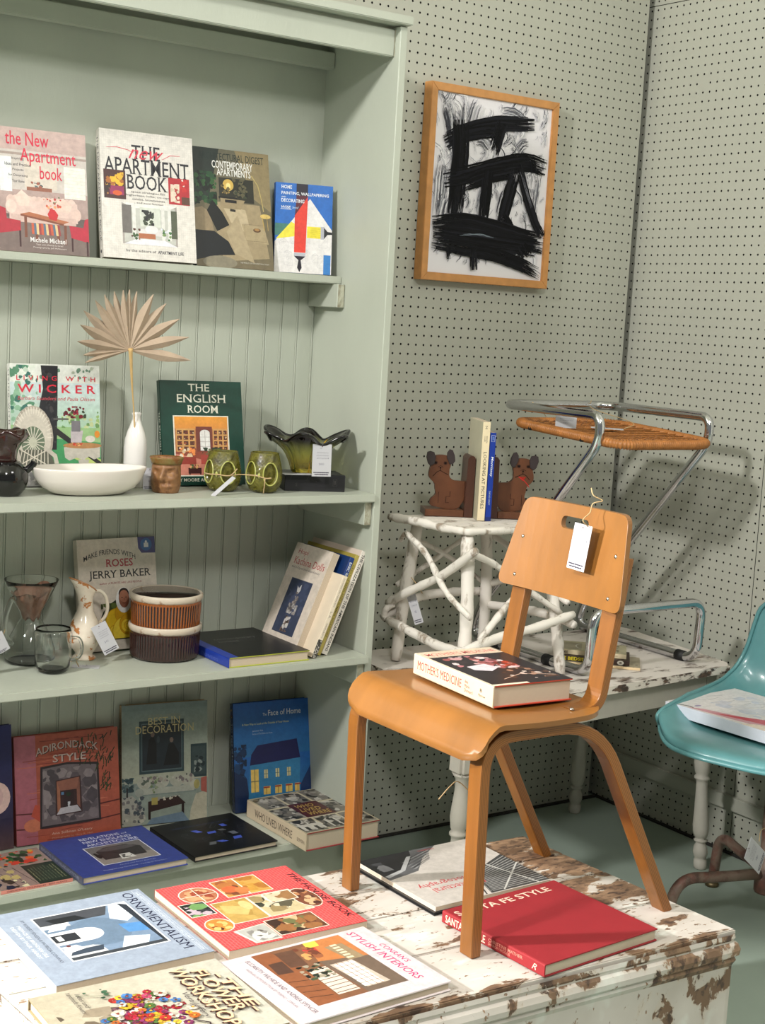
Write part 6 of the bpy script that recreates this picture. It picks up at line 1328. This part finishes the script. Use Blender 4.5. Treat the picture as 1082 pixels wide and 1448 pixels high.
book('pale blue architecture book lying flat at the left end of the trunk', .303, .283, .020, lie(-2.095, -1.000, -.4, .283, .303, T0, -90), (146, 156, 172), (146, 156, 172), False, fp=f_orn)
def f_house(p):
    p.rect(0, 0, 1, 1, (216, 66, 70)); L_c = (236, 140, 132)
    z_ = p.z
    for j in range(46):
        p.line([(0, j / 46), (1, j / 46)], .0034, L_c); p.z = z_
        for i in range(26): x = (i + .5 * (j % 2)) / 26; p.line([(x, j / 46), (x, (j + 1) / 46)], .0026, L_c); p.z = z_
    p.z = z_ + .00002
    W_ = (232, 222, 204); br = [(176, 110, 60), (206, 160, 90), (150, 84, 50), (214, 180, 130), (120, 66, 44)]
    p.ell(.20, .215, .125, .135, W_); p.ell(.20, .215, .117, .127, (176, 110, 80)); p.blobs(18, .12, .12, .28, .30, [(206, 150, 110), (150, 70, 50), (224, 190, 150)], .05); p.line([(.09, .215), (.31, .215)], .006, W_); p.line([(.20, .09), (.20, .34)], .006, W_)
    def ph(x0, y0, x1, y1, cs, n, b_): p.rect(x0 - .007, y0 - .007, x1 + .007, y1 + .007, W_); p.rect(x0, y0, x1, y1, b_); p.blobs(n, x0, y0, x1, y1, cs, .06)
    ph(.05, .38, .31, .54, br, 16, (190, 140, 70)); ph(.05, .55, .31, .71, [(206, 160, 80), (190, 140, 60), (170, 110, 50)], 12, (200, 150, 76)); p.ell(.2, .45, .05, .06, (206, 100, 60)); p.ell(.24, .52, .05, .05, (214, 120, 70))
    ph(.36, .22, .68, .47, [(184, 150, 80), (196, 160, 90), (170, 136, 70)], 14, (186, 152, 84)); p.poly([(.40, .26), (.52, .24), (.6, .36), (.5, .44)], (206, 176, 110)); p.ell(.46, .42, .07, .04, (214, 190, 130)); ph(.36, .485, .68, .80, [(206, 196, 170), (90, 84, 66), (226, 220, 204), (150, 130, 90), (60, 60, 50)], 26, (196, 180, 140))
    p.ell(.52, .84, .155, .09, W_); p.ell(.52, .84, .147, .083, (120, 70, 50)); p.blobs(18, .40, .80, .64, .90, [(176, 120, 80), (80, 44, 36), (206, 170, 130)], .04); ph(.37, .60, .50, .79, [(206, 190, 160)], 6, (150, 110, 70))
    ph(.30, .02, .49, .19, [(60, 60, 64), (40, 44, 40), (110, 150, 90), (190, 170, 180), (30, 30, 34)], 26, (70, 70, 70)); p.ell(.66, .12, .10, .095, W_); p.ell(.66, .12, .092, .087, (196, 130, 60)); p.blobs(12, .60, .06, .73, .18, [(150, 80, 40), (226, 180, 110), (90, 40, 30)], .035)
    ph(.73, .40, .945, .74, [(96, 56, 40), (150, 100, 60), (60, 40, 34), (200, 170, 130), (110, 110, 70)], 34, (120, 76, 50)); p.poly([(.78, .15), (.98, .20), (.98, .385), (.75, .385)], W_); p.poly([(.785, .17), (.97, .21), (.97, .38), (.757, .38)], (176, 174, 166)); p.blobs(14, .80, .22, .96, .37, [(206, 204, 196), (140, 136, 130), (96, 90, 84)], .05)
    p.text('THE HOUSE BOOK', .13, .90, .925, .975, (34, 22, 34), .01, .25)
book('thick red brick patterned book with oval room photos on the trunk', .296, .282, .018, lie(-1.787, -1.015, -1, .282, .296, T0, -90), (206, 64, 66), (190, 60, 60), False, fp=f_house)
def f_con(p):
    p.rect(0, 0, 1, 1, (212, 198, 200)); x0, x1, y0, y1 = .03, .85, .185, .795; X = lambda u: x0 + (x1 - x0) * u; Y = lambda v: y0 + (y1 - y0) * v
    q = lambda pts, c: p.poly([(X(a), Y(b)) for a, b in pts], c)
    q([(0, 0), (1, 0), (1, 1), (0, 1)], (126, 86, 62)); q([(0, .6), (.35, .5), (.5, 1), (0, 1)], (190, 120, 70)); q([(.35, .5), (1, .55), (1, 1), (.45, 1)], (110, 92, 78)); q([(.15, .72), (.45, .78), (.45, .95), (.15, .92)], (150, 130, 100))
    for k in range(6): q([(.14 + .05 * k, .78), (.17 + .05 * k, .785), (.17 + .05 * k, .86), (.14 + .05 * k, .855)], (220, 206, 176))
    q([(.45, .55), (.92, .60), (.92, .86), (.45, .80)], (196, 180, 164))
    for k in range(7): q([(.47 + .064 * k, .58), (.52 + .064 * k, .585), (.52 + .064 * k, .80), (.47 + .064 * k, .79)], (236, 234, 230))
    for k in range(3): p.line([(X(.45), Y(.62 + .06 * k)), (X(.92), Y(.655 + .06 * k))], .006, (150, 110, 80))
    q([(.45, .30), (.92, .28), (.92, .52), (.45, .50)], (214, 200, 186))
    for k in range(8): p.line([(X(.47 + .06 * k), Y(.29)), (X(.47 + .06 * k), Y(.52))], .008, (110, 80, 60))
    q([(0, .0), (1, 0), (1, .26), (.4, .30), (0, .2)], (140, 84, 54)); q([(.05, .22), (.34, .2), (.36, .38), (.06, .42)], (96, 66, 52)); q([(.2, .05), (.4, .02), (.42, .18), (.2, .2)], (84, 58, 48)); q([(.1, .5), (.2, .48), (.22, .62), (.1, .64)], (206, 60, 60)); q([(.0, .58), (.10, .56), (.10, .70), (0, .72)], (236, 200, 80)); p.blobs(34, X(.36), Y(.22), X(.62), Y(.50), [(40, 50, 40), (70, 84, 60), (24, 28, 26), (160, 150, 130)], .03); p.blobs(20, X(.05), Y(.42), X(.3), Y(.62), [(150, 90, 60), (206, 150, 90), (110, 60, 44)], .04)
    for k in range(4): p.line([(X(.55 + .1 * k), Y(.02)), (X(.6 + .1 * k), Y(.24))], .006, (50, 34, 30))
    M_ = (206, 36, 110); p.text('STYLISH INTERIORS', .04, .86, .845, .90, M_, .0, .1); p.text("CONRAN'S", .30, .62, .925, .965, M_, 0, .1); p.text('ELIZABETH WILHIDE AND ANDREA SPENCER', .08, .92, .12, .150, (96, 84, 96), 0, .1); p.text('WITH AN INTRODUCTION BY TERENCE CONRAN', .18, .80, .07, .09, (150, 136, 146), 0, .1)
book('pink white book with magenta title and loft photo on the trunk', .250, .296, .017, lie(-1.812, -1.310, 1.8, .296, .250, T0, -90), (232, 220, 222), (236, 224, 226), True, fp=f_con)
def f_flo(p):
    p.grad(0, 0, 1, 1, (178, 168, 146), (190, 186, 172)); p.blobs(30, .3, .05, .95, .5, [(110, 96, 80), (150, 136, 116), (90, 78, 66)], .10); p.blobs(26, .35, .30, .8, .5, [(60, 44, 50), (90, 60, 70), (120, 80, 90)], .07)
    C_ = [(214, 60, 50), (230, 120, 50), (240, 200, 60), (240, 226, 206), (216, 80, 120), (80, 130, 196), (180, 40, 60), (240, 240, 236), (150, 60, 110), (90, 120, 60)]
    rr_ = random.Random(12)
    for k in range(120):
        an_, rd_ = rr_.uniform(0, 2 * PI), rr_.uniform(0, 1) ** .6
        a_, b_ = .55 + .33 * rd_ * math.cos(an_), .44 + .23 * rd_ * math.sin(an_); c = rr_.choice(C_); s_ = rr_.uniform(.014, .030); n_ = rr_.choice((5, 8, 10)); t0 = rr_.uniform(0, 1)
        for j in range(n_):
            t = t0 + 2 * PI * j / n_; f_ = rr_.uniform(.62, 1.0); p.ell(a_ + s_ * math.cos(t), b_ + s_ * .78 * math.sin(t), s_ * .60, s_ * .46, tuple(int(min(255, v_ * f_)) for v_ in c), 6)
        p.ell(a_, b_, s_ * .35, s_ * .28, rr_.choice([(206, 160, 60), (96, 44, 40), (150, 60, 50)]), 7)
    p.line([(.72, .60), (.80, .66), (.86, .64), (.84, .58)], .012, (50, 30, 40)); p.line([(.12, .2), (.16, .26), (.2, .34)], .005, (60, 90, 60)); p.blobs(6, .10, .24, .24, .36, [(40, 70, 50), (60, 96, 70)], .02)
    for dx, dy, c in ((.010, -.012, (70, 44, 40)), (0, 0, (240, 196, 156))):
        p.text('-THE-', .22 + dx, .80 + dx, .895 + dy, .955 + dy, c, .03, .1); p.text('FLOWER', .12 + dx, .74 + dx, .810 + dy, .885 + dy, c, .03, .1); p.text('WORKSHOP', .04 + dx, .90 + dx, .715 + dy, .795 + dy, c, .03, .1)
    p.text('Vera Jeffery', .38, .74, .655, .695, (60, 50, 60), .005, .3); p.text('Ideas and', .10, .30, .20, .225, (70, 60, 60), 0, .2); p.text('handmade flowers', .06, .36, .165, .19, (70, 60, 60), 0, .2)
book('cream book with a bright flower bouquet in the near left corner of the trunk', .251, .325, .020, lie(-2.133, -1.300, -1.5, .325, .251, T0, -90), (150, 130, 96), (130, 110, 80), True, fp=f_flo)
def f_pho(p):
    p.rect(0, 0, 1, 1, (198, 190, 182)); D_ = (28, 28, 32); p.poly([(.32, 0), (1, 0), (1, .44), (.72, .38), (.55, .18)], (90, 90, 92)); p.poly([(.55, 0), (1, 0), (1, .40), (.80, .33), (.62, .14)], D_)
    for k in range(10): p.poly([(.40 + .012 * k, .03 + .02 * k), (.74 - .004 * k, .17 + .018 * k), (.74, .175 + .018 * k), (.40 + .012 * k, .04 + .02 * k)], (150, 150, 150) if k % 2 else (60, 60, 64))
    p.poly([(.98, .40), (.80, .33), (.60, .10), (.64, .10), (.82, .30), (.99, .36)], (170, 170, 170)); p.blobs(8, .86, .1, .98, .28, [(60, 60, 64), (110, 110, 112)], .05); p.text('Modern', .36, .50, .035, .06, (190, 44, 54))
    p.poly([(0, .40), (.42, .62), (.52, .99), (.0, .99)], (66, 66, 66))
    for k in range(16): a = k / 16; p.line([(0, .44 + .55 * a), (.42 + .1 * a, .64 + .34 * a)], .006, (170, 168, 164)); 
    p.line([(.0, .6), (.40, .98)], .012, (190, 188, 182)); p.line([(.22, .52), (.10, .99)], .014, (186, 184, 178)); p.line([(.46, .72), (.56, .99)], .01, D_); p.line([(.40, .60), (.50, .99)], .008, D_)
    p.text('Architectural', .40, .84, .72, .80, (196, 36, 52)); p.text('Photography', .44, .90, .60, .69, (196, 36, 52))
book('thin black book underneath the white photography book on the trunk', .286, .258, .0065, lie(-1.360, -1.040, 1, .286, .258, T0, 180), (20, 20, 22), (20, 20, 22), True, name='book')
book('white photography book with red upside down title and steel beams photo', .290, .258, .0085, lie(-1.352, -1.036, 1, .290, .258, T0 + .0067, 180), (206, 196, 184), (206, 196, 184), False, fp=f_pho)
def f_san(p): p.text('SANTA FE STYLE', .035, .86, .865, .94, (236, 206, 184), .03)
book('dark red cloth book with cream block title beside the near chair leg', .290, .268, .0235, lie(-1.352, -1.326, 3.5, .290, .268, T0), (136, 26, 34), (140, 28, 34), True, rough=.7, fp=f_san,
     sp=lambda p: (p.text('SANTA FE STYLE', .035, .44, .18, .80, (236, 206, 184), .03), p.text('CHRISTINE MATHER', .47, .80, .50, .76, (220, 150, 130), .01, serif=True), p.text('SHARON WOODS', .47, .68, .22, .44, (220, 150, 130), .01), p.text('R', .885, .93, .25, .72, (236, 206, 184), 0, .4)))
# on the chair seat
def f_mom(p):
    p.rect(0, 0, 1, 1, (34, 30, 36)); p.rect(0, .83, 1, 1, (212, 194, 170)); p.text("MOTHER'S MEDICINE", .06, .96, .875, .945, (196, 56, 60), .006, serif=True); p.text('A Novel in Three Generations', .1, .8, .845, .862, (190, 90, 90))
    p.blobs(60, .12, .40, .80, .80, [(176, 110, 116), (196, 150, 150), (214, 196, 196), (110, 60, 60), (60, 44, 50), (150, 80, 80)], .07); p.poly([(.2, .52), (.46, .56), (.52, .44), (.36, .36), (.2, .42)], (214, 204, 210)); p.blobs(14, .58, .44, .80, .60, [(170, 56, 40), (120, 36, 30)], .05); p.blobs(30, .40, .10, .95, .40, [(80, 54, 44), (40, 30, 36), (150, 110, 90), (200, 180, 170)], .06); p.line([(.28, .14), (.6, .24), (.94, .14)], .012, (206, 170, 150)); p.rect(0, 0, .45, .035, (230, 212, 190)); p.rect(0, 0, .02, 1, (230, 212, 190))
book('thick cream and dark jacketed hardcover lying on the wooden chair seat', .178, .264, .0405, lie(-1.388, -1.155, -3.9, .178, .264, .7758), (186, 66, 46), (198, 180, 154), True, rough=.45, fp=f_mom, sp=lambda p: (p.text("MOTHER'S MEDICINE", .05, .62, .32, .74, (196, 56, 56), .002, serif=True), p.text('Anne', .66, .70, .62, .78, (190, 60, 60)), p.text('Marie', .66, .72, .42, .58, (190, 60, 60)), p.text('Durnard', .66, .76, .22, .38, (190, 60, 60)), p.text('B', .845, .87, .5, .66, (50, 40, 44), .02), p.text('Morrow', .83, .91, .28, .42, (60, 50, 54))))
# on the teal chair
def f_teal(p):
    p.rect(0, 0, 1, 1, (224, 218, 218)); p.blobs(24, .3, .3, .95, .8, [(206, 204, 214), (214, 210, 214), (196, 198, 212)], .09)
    for k in range(6): p.line([(.30 + .06 * k, .92 - .12 * k), (.44 + .06 * k, .86 - .12 * k), (.56 + .06 * k, .87 - .12 * k)], .008, (170, 166, 170)); p.line([(.50 + .05 * k, .94 - .12 * k), (.66 + .05 * k, .90 - .12 * k)], .010, (176, 172, 176))
    p.poly([(.02, .80), (.10, .70), (.20, .40), (.28, .10), (.34, 0), (.10, .0), (.05, .4)], (206, 150, 160)); p.poly([(.06, .60), (.24, .34), (.40, .10), (.46, .0), (.20, 0), (.14, .3)], (196, 50, 70)); p.poly([(.0, .3), (.12, .2), (.2, 0), (0, 0)], (226, 206, 190)); p.ell(.14, .78, .04, .02, (150, 140, 170)); p.line([(.0, .90), (.03, .88), (.06, .80), (.05, .76)], .022, (20, 18, 22), True)
book('white catalogue with a pink and red swoosh lying on the teal shell chair', .280, .323, .030, lie(-.285, -.862, 4, .280, .323, .506), (222, 222, 230), (220, 222, 234), False, rough=.35, fp=f_teal, sp=lambda p: p.text('the', .085, .15, .35, .65, (60, 56, 66), 0, .2))
# three small books under the stool
def lb(label, x0, y0, w_, h_, t, z, dth, cover, spine, **k):
    th = math.radians(-50 + 0 * dth); return None
ub = Vector((.154, -.184, 0)).normalized()   # spine direction, left to right as seen
vb = Vector((.184, .154, 0)).normalized()
def small(label, org, along, w_, h_, t, z, cover, spine, fp=None, sp=None):
    # org = near left corner; spine runs from org along 'along' for h_, cover goes back for w_
    a_ = Vector(along).normalized(); b_ = Vector((-a_.y, a_.x, 0))
    return book(label, w_, h_, t, F(Vector((org[0], org[1], z)) + a_ * h_, b_, -a_), cover, spine, False, rough=.5, fp=fp, sp=sp)
AL = (.155, -.150, 0)
small('thin pale booklet at the bottom of the little stack under the stool', (-.560, -.425), AL, .125, .222, .007, .5805, (196, 176, 146), (226, 200, 160), fp=lambda p: (p.rect(0, 0, 1, 1, (170, 158, 134)), p.blobs(20, .0, .0, .6, .3, [(90, 84, 70), (150, 140, 120)], .06)), sp=lambda p: p.text('A JOURNAL', .70, .80, .3, .7, (180, 150, 110)))
small('dark paperback with yellow spine lettering in the middle of the little stack', (-.556, -.418), AL, .110, .196, .0135, .588, (60, 44, 36), (52, 34, 28), sp=lambda p: (p.text('THE BEDSIDE CABINET', .02, .78, .18, .86, (226, 206, 40), .045), p.ell(.88, .5, .045, .42, (214, 208, 196)), p.ell(.88, .5, .02, .2, (110, 100, 90)), p.rect(.0, 0, .02, 1, (226, 206, 40))))
small('beige paperback on top of the little stack under the stool', (-.548, -.405), AL, .112, .190, .0125, .602, (186, 176, 142), (206, 190, 158), fp=lambda p: (p.rect(0, 0, 1, 1, (176, 168, 136)), p.blobs(30, .1, .1, .9, .55, [(120, 104, 80), (150, 140, 110), (96, 84, 66)], .07), p.rect(.1, .62, .85, .9, (140, 132, 108)), p.ring(.5, .55, .34, .16, .02, (206, 206, 196))), sp=lambda p: (p.text('DELSMAL', .06, .20, .2, .8, (70, 40, 36), .03, serif=True), p.text('PANTHEON BOOKS', .72, .88, .35, .65, (150, 120, 96))))

# ---------------------------------------------------------------- groups
bpy.context.view_layer.update()
for o in bpy.data.objects:
    if o.parent or o.type != 'EMPTY': continue
    x, y, z = o.matrix_world.translation
    if o.get('category') in ('book', 'magazine') and not o.get('group'):
        o['group'] = ('books on the top shelf' if z > 1.5 and x < -1.1 else 'books on the second shelf' if z > 1 and x < -1.1 else 'books between the dog book ends' if z > .9 else
                      'books lying on the trunk' if y < -.5 and z < .45 else 'book on the wooden chair' if z > .7 else 'book on the teal chair' if y < -.6 else
                      'little books under the stool' if x > -.9 else 'books on the third shelf' if z > .55 else 'books on the bottom shelf')
    if o.get('category') == 'price tag': o['group'] = 'white price tags'
    if o.get('category') == 'bookend': o['group'] = 'pair of dog book ends'
